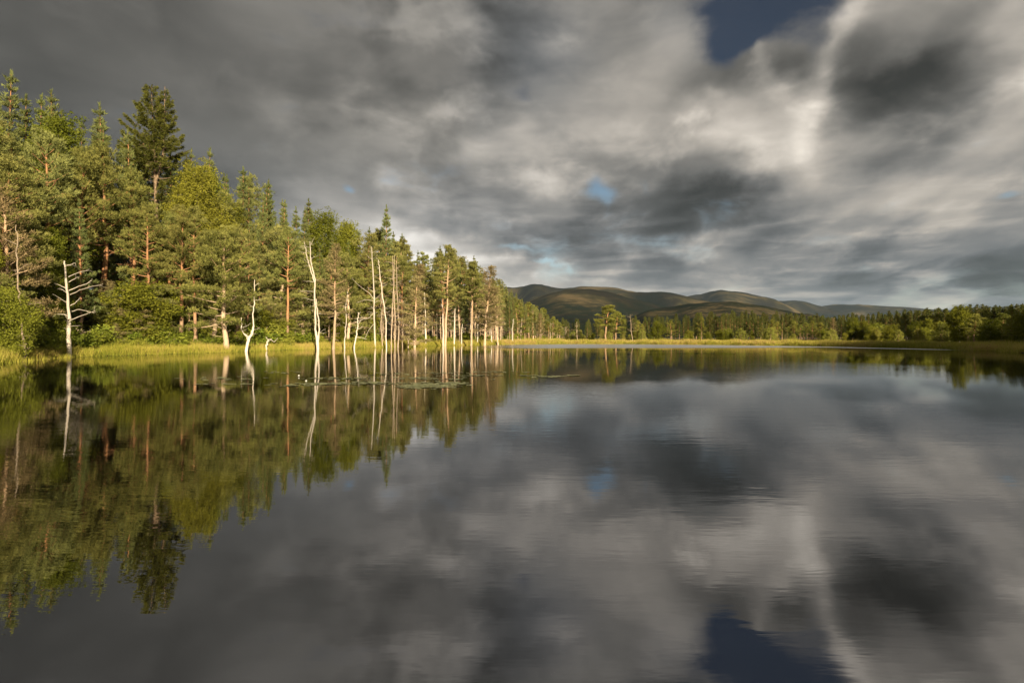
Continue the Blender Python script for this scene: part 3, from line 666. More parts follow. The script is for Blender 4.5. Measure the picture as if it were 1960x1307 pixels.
# ---- named pines of the front row: kind, variant, px, Y, top, wide, label, short
HEROES = [
 ('pine', 0, 347, 60.5, 392, 0.85, 'thick-trunked leaning pine, left one of the close pair at the water', 'left pine of the close shoreline pair'),
 ('pine', 1, 373, 61.5, 398, 0.8, 'slim reddish pine, right one of the close pair at the water', 'right pine of the close shoreline pair'),
 ('wide', 0, 433, 60.5, 436, 1.0, 'broad pine with stacked flat foliage layers over a stout pale double trunk at the waterline', 'broad pine on a stout pale trunk'),
 ('pine', 3, 550, 76, 432, 0.78, 'pine on a straight bare pale trunk, left of the forked dead tree', 'straight pale-trunked pine'),
 ('brown', 1, 638, 76.5, 468, 1.0, 'brownish pine on a white trunk just right of the forked dead tree', 'brownish white-trunked pine'),
 ('cone', 3, 737, 108, 394, 0.8, 'tall dark pine rising high above the skyline midway along the wood', 'tall pine breaking the skyline'),
 ('brown', 2, 794, 88, 528, 1.15, 'sparse straw-brown dying pine with drooping branches at the waterline', 'straw-brown dying pine'),
 ('pale', 0, 851, 100, 470, 0.95, 'green pine on a crooked white trunk behind the grassy bank', 'crooked-trunked pine'),
 ('pale', 1, 901, 108, 500, 0.95, 'green pine on a thin white trunk near the outer end of the wood', 'white-trunked outer pine'),
 ('brown', 0, 927, 112, 508, 1.1, 'tall reddish-brown thinning pine near the outer end of the wood', 'tall reddish-brown pine'),
 ('brown', 1, 954, 116, 545, 1.1, 'brownish pine with a pale stem, last big one before the wood drops away', 'last big brownish pine'),
]
for key, vi, px, Y, top, wd, lab, short in HEROES:
    tree_at(key, px, Y, top, vi=vi, label=lab, wide=wd); LAND.append((px, short))
for px, top, lab in ((0, 135, 'tall blue-green pine topping the wood at the left edge of the picture'), (90, 172, 'pointed pine with a thin spire, second summit from the left edge'),
     (195, 204, 'pointed pine spire standing alone halfway between the left edge and the dark spruce'), (395, 284, 'first pointed pine summit to the right of the dark spruce'), (465, 321, 'pointed skyline pine with a bent tip, second summit right of the dark spruce'),
     (511, 346, 'bushy skyline pine summit just above the broad shoreline pine'), (585, 381, 'round-shouldered skyline pine above the forked dead tree'), (775, 449, 'narrow skyline pine beside the bright gap of cloud'),
     (845, 472, 'pointed skyline pine, left of three close summits past the bright cloud'), (870, 476, 'pointed skyline pine, middle of three close summits past the bright cloud'), (907, 490, 'dark pointed pine, last steep summit before the wood falls towards the hills')):
    tree_at('cone', px, edge(px)+19+random.uniform(-2, 3), top, label=lab, vi=random.randrange(4))
for px, top, lab in ((105, 215, 'bright leafy birch with a bent bare stem high in the left of the wood'), (445, 388, 'bright yellow-green birch crown glowing among darker pines'), (620, 405, 'rounded green birch crown on the skyline right of the forked dead tree'), (658, 420, 'pale green birch crown on the skyline beside the tall dark pine')):
    tree_at('birch', px, edge(px)+13, top, label=lab, wide=1.15)
for px, Y, top, lab in ((8, 38, 552, 'bright green leafy tree overhanging the water at the left edge of the picture'), (215, 58, 606, 'small bright green birch in the grass right of the big white dead tree'),
     (505, 74, 600, 'small bright green birch behind the curled grey stump'), (575, 86, 590, 'round green birch at the forest edge behind the forked dead tree'), (255, 58.5, 600, 'low green birch behind the fallen log')):
    tree_at('bush' if px < 20 else 'lowbirch', px, Y, top, label=lab, wide=1.2)

# ---- rows of the wood
def rows():
    for row, (off, fr0, fr1, step) in enumerate(((3.0, 0.40, 0.66, 2.9), (6.0, 0.62, 0.82, 2.7), (9.5, 0.78, 0.95, 2.7), (15.5, 0.90, 1.0, 3.2), (21, 0.95, 1.02, 3.0), (27, 0.96, 1.02, 3.2))):
        px = -330.0
        while px < 1082:
            Y = edge(px) + off + random.uniform(-1.3, 1.3)
            if px > 960: Y = edge(px) + off*1.0 + random.uniform(-2, 2)
            if px < 960: step_px = step/Y*F*0.9
            else: step_px = step/Y*F*0.62
            px += step_px*random.uniform(0.75, 1.3)
            if px > 1080: break
            fr = random.uniform(fr0, fr1); top = HY - (HY - skyline(px))*fr
            if row == 0 and px > 720: fr = random.uniform(0.6, 0.95); top = HY - (HY-skyline(px))*fr
            x = (px-PCX)/F*Y
            if 255 < px < 350 and row <= 3: top = max(top, random.uniform(385, 440))
            if row <= 0 and any(abs(px-q) < 15*60/Y for q in (133, 47, 478, 606, 660, 680, 717, 740)): continue
            if 40 < px < 215 and row == 0: Y += 5.5; x = (px-PCX)/F*Y
            if px > 955 and row >= 1: top = HY - (HY-skyline(px))*random.uniform(0.88, 1.04)
            if px < 960 and not free(x, Y, 2.0): continue
            r = random.random()
            if px > 960: key = 'cone' if r < 0.55 else 'farpine' if r < 0.75 else 'pale' if row else 'brown'
            elif px > 715: key = {0: ('pale' if r < 0.55 else 'brown' if r < 0.8 else 'pine')}.get(row, 'cone' if r < 0.5 else 'pale' if r < 0.8 else 'brown' if r < 0.88 else 'pine')
            elif row == 0: key = 'wide' if r < 0.45 else 'pine' if r < 0.75 else 'brown' if r < 0.82 else 'birch'
            elif row <= 2: key = 'pine' if r < 0.42 else 'wide' if r < 0.6 else 'birch' if r < 0.65 else 'cone'
            else: key = 'cone' if r < 0.88 else 'pine' if r < 0.92 else 'birch'
            wd = random.uniform(0.85, 1.1)
            if key in ('cone',) and px < 960: wd *= 0.85
            tree_at(key, px, Y, top, row=row, wide=wd)
rows()
for i in range(150):                 # low growth under the front crowns
    px = random.uniform(-200, 700); Y = edge(px) + random.uniform(0.3, 6) + (4.5 if 50 < px < 210 else 0); x = (px-PCX)/F*Y
    if any(abs(px-q) < 12 for q in (133, 47, 478, 606, 660, 680)) and Y < edge(px)+3: continue
    key = random.choice(['lowbirch', 'wide', 'wide', 'wide', 'wide', 'shrub', 'brown', 'brown']); hgt = random.uniform(2.2, 6.5) if key != 'shrub' else random.uniform(2, 3.4)
    place(key, x, Y, hgt, row=6, wide=random.uniform(1.1, 1.6))

TENS = ['', 'ten', 'twenty', 'thirty', 'forty', 'fifty']
ONES = 'zeroth first second third fourth fifth sixth seventh eighth ninth tenth eleventh twelfth thirteenth fourteenth fifteenth sixteenth seventeenth eighteenth nineteenth'.split()
def ordinal(n):
    if n < 20: return ONES[n]
    return TENS[n//10][:-1] + 'ieth' if n % 10 == 0 else TENS[n//10] + '-' + ONES[n % 10]
ORDN = [ordinal(i+1) for i in range(50)]
# ------------------------------------------------------------------ dead trees, each with its own stem and branches
def snag(label, short, Y, stems, branches, m='bleached', twigs=10, seed=0, name='dead_tree', tl=1.0, group=None, zfix=True):
    rs = np.random.default_rng(seed + 300); tb = Tubes(); b0 = pix(*stems[0][0][:2], Y)
    o = bpy.data.objects.new(name, None); COL.objects.link(o); zg = gz(b0.x, Y)
    o.location = (b0.x, Y, min(b0.z, zg) - 0.25); o.empty_display_size = 0.4
    org = np.array(o.location)
    lines = []
    for pts in stems:
        P3 = [np.array(pix(p[0], p[1], Y)) - org for p in pts]
        if pts is stems[0]: P3[0][2] = 0
        yy = np.cumsum(rs.normal(0, 0.05, len(P3))); yy[0] = 0
        P3 = np.array(P3); P3[:, 1] += yy
        rad = [p[2]*(0.35 if Y < 50 else 0.29)/F*Y for p in pts]
        # denser, slightly crooked
        tt = np.linspace(0, len(P3)-1, len(P3)*4-3); D_ = np.stack([np.interp(tt, range(len(P3)), P3[:, j]) for j in range(3)], 1)
        D_[1:-1] += rs.normal(0, 1, (len(D_)-2, 3))*(0.045 if rad[0] < 0.12 else 0.02); r_ = np.interp(tt, range(len(P3)), rad)*rs.uniform(0.92, 1.1, len(tt))
        tb.add(D_, r_, 9); lines.append((D_, r_))
    for br in branches:
        P3 = np.array([np.array(pix(p[0], p[1], Y)) - org for p in br]); k = len(P3)
        P3[:, 1] += np.linspace(0, rs.uniform(-0.5, 0.5)*k*0.3, k)
        tt = np.linspace(0, k-1, k*3-2); D_ = np.stack([np.interp(tt, range(k), P3[:, j]) for j in range(3)], 1); D_[1:] += rs.normal(0, 0.02, (len(D_)-1, 3))
        bt = Tubes(); bt.add(D_, np.linspace(0.034, 0.011, len(D_)), 5)
        for q in range(3):
            j = rs.integers(len(D_)//2, len(D_)); d = unit(D_[j]-D_[j-1]) + rs.normal(0, 0.5, 3)
            bt.add(curve_pts(D_[j], d, rs.uniform(0.2, 0.5)*tl, (0, 0, 0), 2, rs, 0.1), [0.012, 0.009, 0.005], 3)
        link('branch', bt.mesh('branch', m), o)
    for q in range(twigs):
        D_, r_ = lines[rs.integers(0, len(lines))]; j = rs.integers(int(len(D_)*0.3), len(D_)-1); a = rs.uniform(0, 6.28)
        pts = curve_pts(D_[j], (math.cos(a), math.sin(a), rs.uniform(-0.1, 0.6)), rs.uniform(0.3, 1.3)*tl, (0, 0, rs.uniform(-0.5, 0.5)), 4, rs, 0.14)
        tb.add(pts, np.linspace(0.022, 0.006, 5), 4)
        for w_ in range(2): tb.add(curve_pts(pts[rs.integers(1, 4)], rs.normal(0, 1, 3), 0.35*tl, (0, 0, 0), 2, rs, 0.1), [0.010, 0.008, 0.005], 3)
    link('trunk', tb.mesh('trunk', m), o)
    tag(o, label, 'dead tree', group)
    if short: LAND.append((stems[0][0][0], short))
    return o
snag('big bleached white dead tree with curved bare branches all reaching right, at the waterline', 'big white dead tree', 45.2,
     [[(133,684,13),(133,660,10),(132,630,9.5),(134,610,8),(132,580,6.5),(129,545,5.5),(128,520,4.5),(127,500,3.5)]],
     [[(131,530),(148,520),(162,516)],[(132,540),(143,534),(150,531)],[(132,556),(150,548),(167,544),(178,537)],[(134,564),(155,556),(180,548),(203,545)],[(128,553),(120,548),(113,544)],
      [(135,585),(141,580),(144,573)],[(136,612),(150,606),(168,598),(176,595)],[(138,596),(155,592),(170,596),(188,600)],[(128,508),(135,507),(143,503)],[(131,605),(120,601),(105,601)],[(133,622),(126,610)]], twigs=7)
snag('twisted grey-brown leaning thin dead tree at the left shore edge', 'twisted thin dead tree', 38.5,
     [[(47,694,9),(49,672,9),(51,655,7),(47,640,5),(46,600,4),(43,560,4),(41,520,3.5),(39,470,2.6),(38,432,1.5)]], [[(46,585),(57,582),(62,580)],[(50,668),(58,667),(63,664)]], m='greydead', twigs=9, seed=1)
for i, (pts, lab) in enumerate((([(90,664,5),(82,630,4),(74,600,3.6),(68,560,3),(64,520,2)], 'grey leaning dead stem, left one of the pair leaning beside the big white dead tree'),
      ([(97,664,5),(88,630,4),(80,600,3.5),(76,575,2.5)], 'grey leaning dead stem, right one of the pair leaning beside the big white dead tree'),
      ([(128,667,4.5),(112,652,4),(92,638,3.5),(76,622,2.5)], 'fallen bare stem propped low behind the big white dead tree'),
      ([(122,640,3.5),(105,610,3),(88,580,2.5),(75,555,1.8)], 'thin bare stem slanting up and left behind the big white dead tree'),
      ([(182,666,4),(168,652,3.5),(152,636,3),(146,628,2)], 'thin bare stem slanting to the right of the big white dead tree'))):
    snag(lab, None, 49.5 + i*0.4, [pts], [], m='greydead', twigs=7, seed=10+i, name='leaning_dead_stem')
snag('bent white stump with a raised crook and thin bare stem at the waterline', 'bent white stump', 62,
     [[(471,674,10),(473,660,9),(477,648,9),(484,638,8),(486,624,5)],[(486,626,4),(485,600,3.5),(486,575,3),(487,535,1.8)],[(476,648,5),(465,636,3),(462,608,2.5)]], [[(487,548),(492,541)],[(473,650),(469,638)]], twigs=8, seed=3)
snag('small curled grey stump with two crooked arms at the waterline', 'small curled stump', 67,
     [[(510,669,6),(510,660,6),(514,651,5.5),(520,649,3)]], [[(517,650),(524,654),(530,647)],[(513,651),(510,645)]], m='bleached', twigs=2, seed=4, tl=0.5)
snag('tall forked dead tree with two white stems and many fine side twigs', 'forked white dead tree', 74,
     [[(609,669,10),(607,650,9),(603,630,6),(603,590,5.5),(601,560,5),(603,535,4.5),(597,510,3.6),(594,490,3),(593,462,1.5)],[(602,540,4),(594,515,3.4),(588,495,2.6),(584,475,2),(581,462,1.2)],[(609,662,5),(610,630,4.5),(608,600,4),(605,572,2)]],
     [[(600,540),(590,538),(580,538)],[(601,558),(585,557),(570,558)],[(603,575),(595,574),(585,570)]], twigs=36, seed=5, tl=1.1)
snag('slender white dead sapling trunk between the forked dead tree and the tall white one', 'slender white dead sapling', 78,
     [[(660,666,4.5),(660,650,3.6),(663,620,3),(662,590,2.8),(665,558,1.6)]], [[(663,604),(668,602)]], twigs=12, seed=6, tl=0.7)
snag('short crooked white dead tree with looping bare branches at the waterline', 'short crooked dead tree', 79.5,
     [[(678,666,5),(681,645,4.5),(684,625,4),(685,610,3.2),(687,598,2)]], [[(684,622),(692,612),(703,609),(713,609)],[(684,630),(690,628),(694,625)],[(681,645),(692,646),(702,649)],[(686,604),(690,599)]], twigs=14, seed=7, tl=0.9)
snag('tall straight white dead tree with a long bare limb reaching left', 'tall straight white dead tree', 86.5,
     [[(718,666,6.5),(717,640,5.6),(716,600,5),(716,560,4.2),(714,520,3.4),(711,472,1.5)]], [[(715,572),(707,561),(695,553),(683,544),(672,532)],[(716,575),(724,568),(731,562)],[(715,576),(700,574),(682,580)],[(716,600),(702,610),(690,606)],[(715,560),(706,552)],[(716,620),(706,632),(700,648)]], twigs=34, seed=8, tl=1.1)
snag('leaning thin white dead stem just right of the tall straight dead tree', None, 88,
     [[(740,662,4),(739,620,3.6),(735,590,3.2),(731,550,2.8),(727,520,2.2),(725,498,1.4)]], [[(727,503),(722,495)]], twigs=16, seed=9)
DC = [(748,664,755,488,'left of the dense cluster of thin dead stems'),(756,664,752,490,'second of the dense cluster of thin dead stems'),(763,664,758,500,'middle of the dense cluster of thin dead stems'),(770,663,771,575,'short one in the dense cluster of thin dead stems'),(760,665,765,560,'slanting one in the dense cluster of thin dead stems'),(732,663,730,560,'outer left one before the dense cluster of dead stems'),(781,662,778,600,'short outer right one past the dense cluster of dead stems')]
for i, (a, b, c, d, ph) in enumerate(DC):
    snag('thin pale dead stem, '+ph, None, 87+i*0.5, [[(a,b,3.6),((a*2+c)/3+random.uniform(-1.5,1.5),(b*2+d)/3,3.1),((a+c*2)/3,(b+d*2)/3,2.5),(c,d,1.2)]], [], m='greydead', twigs=30, seed=20+i, tl=1.25, group='thin dead stems at the waterline')
DS = [(815,658,812,560,'between the straw-brown dying pine and the crooked white trunk'),(848,656,845,560,'crooked, in front of the pines past the straw-brown dying pine'),(869,656,871,590,'between the two white-trunked pines'),(901,656,903,566,'straight, near the outer end of the wood'),(884,655,885,620,'short, in the grass of the outer wood'),(914,655,917,600,'beside the tall reddish-brown pine'),(942,654,939,590,'between the last two brownish pines'),(981,653,983,610,'where the wood drops towards the hills')]
for i, (a, b, c, d, ph) in enumerate(DS):
    snag('white bare dead stem '+ph, None, 101+(a-800)*0.12, [[(a,b,4.2),((a+c)/2+random.uniform(-2,2),(b+d)/2,3.2),(c,d,1.6)]], [], twigs=14, seed=40+i)
for i, (a, b, c, d, Y, lab) in enumerate(((1006,651,998,602,150,'leaning white dead stem at the outer corner of the wood'),(1029,650.5,1029,608,155,'upright white dead stem just past the leaning one at the outer corner of the wood'),(1054,650.5,1053,617,160,'white dead stem with short arms near the end of the wood'),
      (1084,651,1083,625,160,'small grey dead stem at the last low trees of the wood'),(1105,651,1104,616,150,'lone grey dead stem on the far grass left of the tall pine pair'),(1211,651,1206,602,142,'leaning white dead tree on the far grass right of the tall pine pair'))):
    snag(lab, None, Y, [[(a,b,2.6),((a+c)/2-0.6,(b+d)/2,2.0),(c,d,0.8)]], [], m='greydead', twigs=20, seed=60+i, tl=1.6)

for i, px in enumerate(sorted(random.uniform(722, 1000) for q in range(30))):
    Y = edge(px) + random.uniform(-1.5, 4); base = HY + (CAMZ - gz((px-PCX)/F*Y, Y))*F/Y; hgt = random.uniform(0.3, 0.62)*(HY - skyline(px)); dx_ = random.uniform(-6, 5)
    snag(f'thin grey dead stem, {ORDN[i]} from the left standing behind the front dead trunks', None, Y, [[(px, base, 3.2), (px+dx_*0.4, base-hgt*0.5, 2.6), (px+dx_, base-hgt, 1.0)]], [], m=random.choice(['greydead', 'greydead', 'palebark']), twigs=22, seed=100+i, tl=1.3, group='background dead stems of the outer wood')

# ------------------------------------------------------------------ far shore: single trees, bushes and plantation
FAR = [('farpine',2,1159,142,584,1.5,'taller left pine of the pair alone on the far grass'),('farpine',0,1178,145,597,1.4,'shorter right pine of the pair alone on the far grass'),
 ('farpine',1,1219,150,613,0.8,'small pine just right of the leaning white dead tree'),('farpine',2,1229,152,620,0.75,'smaller pine right of the leaning white dead tree'),
 ('farbirch',1,1255,152,616,1.3,'pointed bushy tree, first leafy one right of the far dead tree'),('farpine',1,1286,155,613,1.0,'round-headed bushy pine on the far shore before the plantation'),
 ('farbirch',2,1320,150,633,1.2,'low round leafy tree in front of the plantation'),('farpine',1,1343,175,606,0.9,'tall open pine at the corner of the plantation'),('farbirch',0,1356,158,635,1.1,'low leafy tree under the corner of the plantation'),
 ('farbirch',2,1376,160,632,1.2,'low round tree by the plantation edge, right of its corner'),('farpine',1,1395,160,627,1.2,'wide young pine before the middle of the plantation'),('farbirch',1,1440,170,634,1.1,'low bright tree before the middle of the plantation'),
 ('farpine',0,1475,165,612,1.1,'bushy pine where the plantation turns darker'),('farpine',1,1520,150,615,1.2,'dense pine left of the reddish tree on the far shore'),('farpine',2,1545,145,618,1.1,'dark small pine beside the reddish tree on the far shore'),
 ('farpine',1,1570,140,617,1.2,'spreading pine left of the reddish tree on the far shore'),('brown',0,1596,135,608,1.2,'reddish thin tree rising among the pines of the right far shore'),
 ('farbirch',0,1628,128,608,1.2,'bright pointed leafy tree, left of the pale leafy row on the right shore'),('farbirch',1,1653,126,616,1.2,'bright leafy tree, second of the pale leafy row on the right shore'),
 ('farbirch',2,1683,122,620,1.6,'broad bright leafy bush, third of the pale leafy row on the right shore'),('farpine',1,1716,124,603,0.9,'thin pine spire in the middle of the pale leafy row'),('farbirch',2,1708,120,622,1.1,'small leafy tree tucked beside the thin pine spire'),
 ('farbirch',0,1748,118,615,1.2,'rounded leafy tree left of the yellow one on the right shore'),('farbirch',1,1778,112,612,1.2,'yellow-leaved tree, brightest on the right shore'),('farbirch',2,1798,108,617,1.2,'dark leafy tree just right of the yellow one'),
 ('farbirch',0,1834,92,584,1.0,'tall dark leafy tree standing forward on the right shore'),('farpine',0,1863,88,602,1.3,'dark open pine right of the tall leafy tree on the right shore'),('farbirch',2,1893,84,612,1.3,'dark round leafy tree near the right edge'),
 ('farpine',2,1916,86,600,1.1,'dark pine second from the right edge of the picture'),('farpine',0,1936,78,608,1.4,'dark spreading pine at the right edge of the picture'),('farbirch',1,1962,74,600,1.5,'dark leafy tree cut by the right edge of the picture')]
for key, vi, px, Y, top, wd, lab in FAR:
    o = tree_at(key, px, Y, top, vi=vi, label=lab, wide=wd)
    if 'yellow-leaved' in lab:
        c2 = o.children[1].data.copy(); c2.materials[0] = M['gold']; o.children[1].data = c2
# bushes at the feet of the far trees
for i in range(95):
    px = random.uniform(1075, 2080) if i > 22 else random.uniform(1070, 1260)
    base = np.interp(px, [1070, 1300, 1500, 1700, 1960, 2080], [152, 146, 130, 106, 72, 66])
    Y = base + random.uniform(0, 14); x = (px-PCX)/F*Y
    if not free(x, Y, 1.2): continue
    top = np.interp(px, [1070, 1300, 1600, 1960], [638, 638, 632, 622]) + random.uniform(-7, 7)
    tree_at('farbush' if random.random() < 0.6 else 'farbirch', px, Y, top, row=10, wide=1.15)
# second rank of dark trees filling the right shore
for i in range(62):
    px = random.uniform(1440, 2150)
    Y = np.interp(px, [1440, 1600, 1800, 1960, 2150], [178, 150, 122, 96, 80]) + random.uniform(0, 26); x = (px-PCX)/F*Y
    if not free(x, Y, 2.0): continue
    top = np.interp(px, [1440, 1600, 1750, 1830, 1960, 2150], [618, 618, 606, 600, 590, 575]) + random.uniform(-6, 12)
    tree_at('farpine' if random.random() < 0.6 else 'cone', px, Y, top, row=11, wide=0.95)

# plantation: single-mesh conifers, too small to show parts
def join_tree(t, c, name):
    def arr(me):
        V = np.empty(len(me.vertices)*3, np.float32); me.vertices.foreach_get('co', V); return V.reshape(-1, 3)
    V1, V2 = arr(t), arr(c); nq = len(t.polygons)
    l1 = np.empty(len(t.loops), np.int32); t.loops.foreach_get('vertex_index', l1); q = l1.reshape(-1, 4)
    tri = np.vstack([q[:, [0, 1, 2]], q[:, [0, 2, 3]]]); l2 = np.empty(len(c.loops), np.int32); c.loops.foreach_get('vertex_index', l2)
    tn = np.zeros(len(V1)+len(V2), np.float32); tv = np.empty(len(V2), np.float32); c.attributes['tone'].data.foreach_get('value', tv); tn[len(V1):] = tv
    F3 = np.vstack([tri, l2.reshape(-1, 3)+len(V1)])
    me = mesh_np(name, np.vstack([V1, V2]), F3, 'bark', tn); me.materials.append(M['far'])
    mi = np.zeros(len(F3), np.int32); mi[len(tri):] = 1; me.polygons.foreach_set('material_index', mi); return me
PL = [join_tree(*make_cone_pine(900+i, H=12, cb=0.16, Rc=1.9, m='far', step=0.75, dens=0.75, pw=0.62, blade=(0.34, 0.07), k=6)[:2], 'plantation_conifer') for i in range(4)]
npl = 0
BLOCKS = [ # px range, front distance, rows, top line
 (1060, 1345, 330, 5, [(1060,612),(1150,610),(1250,606),(1345,602)], 'low dark plantation behind the pine pair', 10),
 (1335, 1600, 215, 6, [(1335,600),(1400,597),(1500,600),(1560,604),(1600,612)], 'tall sunlit plantation at the centre right', 11),
 (1545, 1980, 250, 6, [(1545,608),(1640,602),(1740,594),(1830,588),(1980,582)], 'dark plantation towards the right edge', 12)]
PLREC = []
for (a, b, Y0, nr_, line, ph, hh) in BLOCKS:
    for r_ in range(nr_):
        px = a + random.uniform(0, 8)
        while px < b and npl < 298:
            Y = Y0 + r_*7 + random.uniform(-2.5, 2.5); x = (px-PCX)/F*Y
            top = np.interp(px, [p[0] for p in line], [p[1] for p in line]) + random.uniform(-3, 5) - (1.5 if r_ > 2 else -4 + r_)
            zt = CAMZ + (HY-top)/F*Y; hgt = max(zt-0.3, 3)
            o = link('conifer', PL[random.randrange(4)]); o.location = (x, Y, 0.25); s = hgt/12; o.scale = (s, s, s); o.rotation_euler = (0, 0, random.uniform(0, 6.28))
            PLREC.append((o, ph, r_, px)); npl += 1
            px += random.uniform(3.6, 6.4)*(330/Y0)**0.5*{5: 4.6, 6: 3.4}[nr_]*0.93*F/1089
RW = ['front row', 'second row', 'third row', 'fourth row', 'fifth row', 'sixth row']
cnt = {}
for o, ph, r_, px in sorted(PLREC, key=lambda q: q[3]):
    cnt[(ph, r_)] = cnt.get((ph, r_), 0) + 1
    tag(o, f'{ordinal(cnt[(ph, r_)])} conifer from the left, {RW[r_]}, {ph}', 'conifer', 'straight conifers ' + ph)

# ------------------------------------------------------------------ shrubs at the foot of the wood
for i in range(70):
    px = random.uniform(-150, 1060); Y = edge(px) - random.uniform(-3, 1.2); x = (px-PCX)/F*Y
    if sdf(x, Y)[0] < 1.2: continue
    o = place('shrub', x, Y, random.uniform(0.9, 2.3), row=12, wide=random.uniform(0.9, 1.4))

# ------------------------------------------------------------------ labels for the unnamed trees: kind, row, place from a landmark
LAND[:] = [(a, b.replace('broad pine on a stout pale trunk', 'broad pale-trunked pine').replace('left pine of the close shoreline pair', 'thick leaning shoreline pine').replace('right pine of the close shoreline pair', 'slim reddish shoreline pine')) for a, b in LAND]
LAND += [(1159, 'lone pair of pines'), (1343, 'corner of the plantation'), (1596, 'reddish tree'), (1716, 'thin pine spire'), (1778, 'yellow-leaved tree'), (1834, 'tall dark leafy tree')]
LAND.sort()
ROWN = {0: 'in the front row', 1: 'in the second row', 2: 'in the third row', 3: 'in the fourth row', 4: 'in the fifth row', 5: 'in the last row', 6: 'under the front crowns', 10: 'on the far grass', 11: 'in the dark far rank', 12: 'at the wood edge', None: ''}
ORD = ['nearest', 'second', 'third', 'fourth', 'fifth', 'sixth', 'seventh', 'eighth', 'ninth', 'tenth', 'eleventh', 'twelfth', 'thirteenth', 'fourteenth', 'fifteenth', 'sixteenth', 'seventeenth', 'eighteenth', 'nineteenth', 'twentieth']
cells = {}
for o, key, px, Y, row, done in REC:
    if done: continue
    nb = min(LAND, key=lambda l: abs(l[0]-px)); side = 'left' if px < nb[0] else 'right'
    if px < 38: nb = (0, 'the left edge'); side = 'left' if px < 0 else 'right'
    cells.setdefault((KINDS[key]['word'], row, nb, side), []).append((abs(px-nb[0]), o))
for (wd_, row, nb, side), L_ in cells.items():
    L_.sort(key=lambda q: q[0])
    for i, (d_, o) in enumerate(L_):
        nth = 'nearest' if i == 0 else ordinal(i+1); o['label'] = f'{nth} {wd_} {ROWN[row]}, {side} of {nb[1]}'
        o['group'] = {10: 'young trees and bushes on the far grass', 11: 'dark trees behind the right shore', 12: 'shrubs at the foot of the wood', 6: 'low trees under the front crowns'}.get(row, 'trees of the lakeside wood')

# ------------------------------------------------------------------ grasses
def grass(name, N, dmax, pxr, hr, wd, seed, tone0=0.5, smin=0.02, pw=1.0):
    rs = np.random.default_rng(seed); out = []
    segs = LP[:25]; ln = np.hypot(*(segs[1:]-segs[:-1]).T); cum = np.concatenate([[0], np.cumsum(ln)])
    # denser on nearer shore
    t = rs.uniform(0, cum[-1], N*3); x = np.interp(t, cum, segs[:, 0]); y = np.interp(t, cum, segs[:, 1])
    dd = rs.uniform(-0.6, 1.0, N*3); dd = np.sign(dd)*np.abs(dd)**pw*dmax
    i = np.clip(np.searchsorted(cum, t)-1, 0, len(ln)-1); tx = (segs[i+1]-segs[i])/ln[i][:, None]; nrm = np.stack([-tx[:, 1], tx[:, 0]], 1)
    x = x + nrm[:, 0]*dd; y = y + nrm[:, 1]*dd
    px = PCX + F*x/y; s = sdf(x, y); ok = (s > smin) & (px > pxr[0]) & (px < pxr[1]) & (s < dmax*1.2)
    x, y = x[ok][:N], y[ok][:N]; z = np.maximum(ground_z(x, y), -0.12) - 0.02; k = len(x)
    hn = 0.5 + 0.5*np.sin(x*1.3+0.7*y)*np.sin(y*1.1); h = rs.uniform(hr[0], hr[1], k)*(0.6+0.6*hn)
    a = rs.uniform(0, 6.28, k); lean = rs.uniform(0.05, 0.5, k)*h; ww = wd*rs.uniform(0.6, 1.4, k)*np.clip(y/70, 0.7, 1.8)
    b = rs.uniform(0, 6.28, k)
    B = np.stack([x, y, z], 1); S = np.stack([np.cos(a)*ww, np.sin(a)*ww, 0*a], 1); Ti = B + np.stack([np.cos(b)*lean, np.sin(b)*lean, h], 1)
    V = np.stack([B-S, B+S, Ti], 1).reshape(-1, 3)
    patch = np.sin(x*0.35+1.2)*np.sin(y*0.22)+0.6*np.sin(x*0.9+y*0.6)
    tn = np.clip(tone0 + 0.16*patch + rs.normal(0, 0.17, k) + 0.12*np.clip((y-90)/40, 0, 1), 0, 1)
    return tag(link(name, mesh_np(name, V, np.arange(3*k).reshape(-1, 3), 'grass', np.repeat(tn, 3))), label=None, kind='stuff')
o = grass('grass', 170000, 6.0, (-60, 2100), (0.25, 0.9), 0.02, 3, 0.58, pw=1.2); tag(o, 'yellow-green sedge and grass along the water of the whole shore', 'grass')
o = grass('reeds', 42000, 1.4, (-60, 2100), (0.15, 0.55), 0.02, 4, 0.38, smin=-0.5, pw=1.0); tag(o, 'bright green water grass at the very edge of the lake', 'reeds')
o = grass('dry_bank_grass', 26000, 9.0, (60, 420), (0.25, 0.7), 0.022, 14, 0.86, pw=0.7); tag(o, 'pale straw grass on the bank under the left pines', 'grass')
# dry heath tussocks on the far flat
rs = np.random.default_rng(9); k = 60000
px_ = rs.uniform(980, 2100, k*2); Yb = np.interp(px_, [980, 1100, 1300, 1500, 1700, 1960, 2100], [122, 130, 121, 104, 85, 60, 55]); y_ = Yb + 2 + rs.uniform(0, 1, k*2)**1.2*45; x_ = (px_-PCX)/F*y_
s_ = sdf(x_, y_); ok = s_ > 1; x_, y_ = x_[ok][:k], y_[ok][:k]; k = len(x_)
B = np.stack([x_, y_, ground_z(x_, y_)-0.02], 1); a = rs.uniform(0, 6.28, k); h = rs.uniform(0.2, 0.6, k); ww = rs.uniform(0.02, 0.05, k)
S = np.stack([np.cos(a)*ww, np.sin(a)*ww, 0*a], 1); Ti = B + np.stack([rs.normal(0, 0.12, k), rs.normal(0, 0.12, k), h], 1)
V = np.stack([B-S, B+S, Ti], 1).reshape(-1, 3); tn = np.clip(0.66+0.16*np.sin(x_*0.3)*np.sin(y_*0.2)+rs.normal(0, 0.14, k), 0, 1)
tag(link('heath_grass', mesh_np('heath_grass', V, np.arange(3*k).reshape(-1, 3), 'grass', np.repeat(tn, 3))), 'straw-coloured moor grass on the flat ground beyond the far shore', 'grass', kind='stuff')

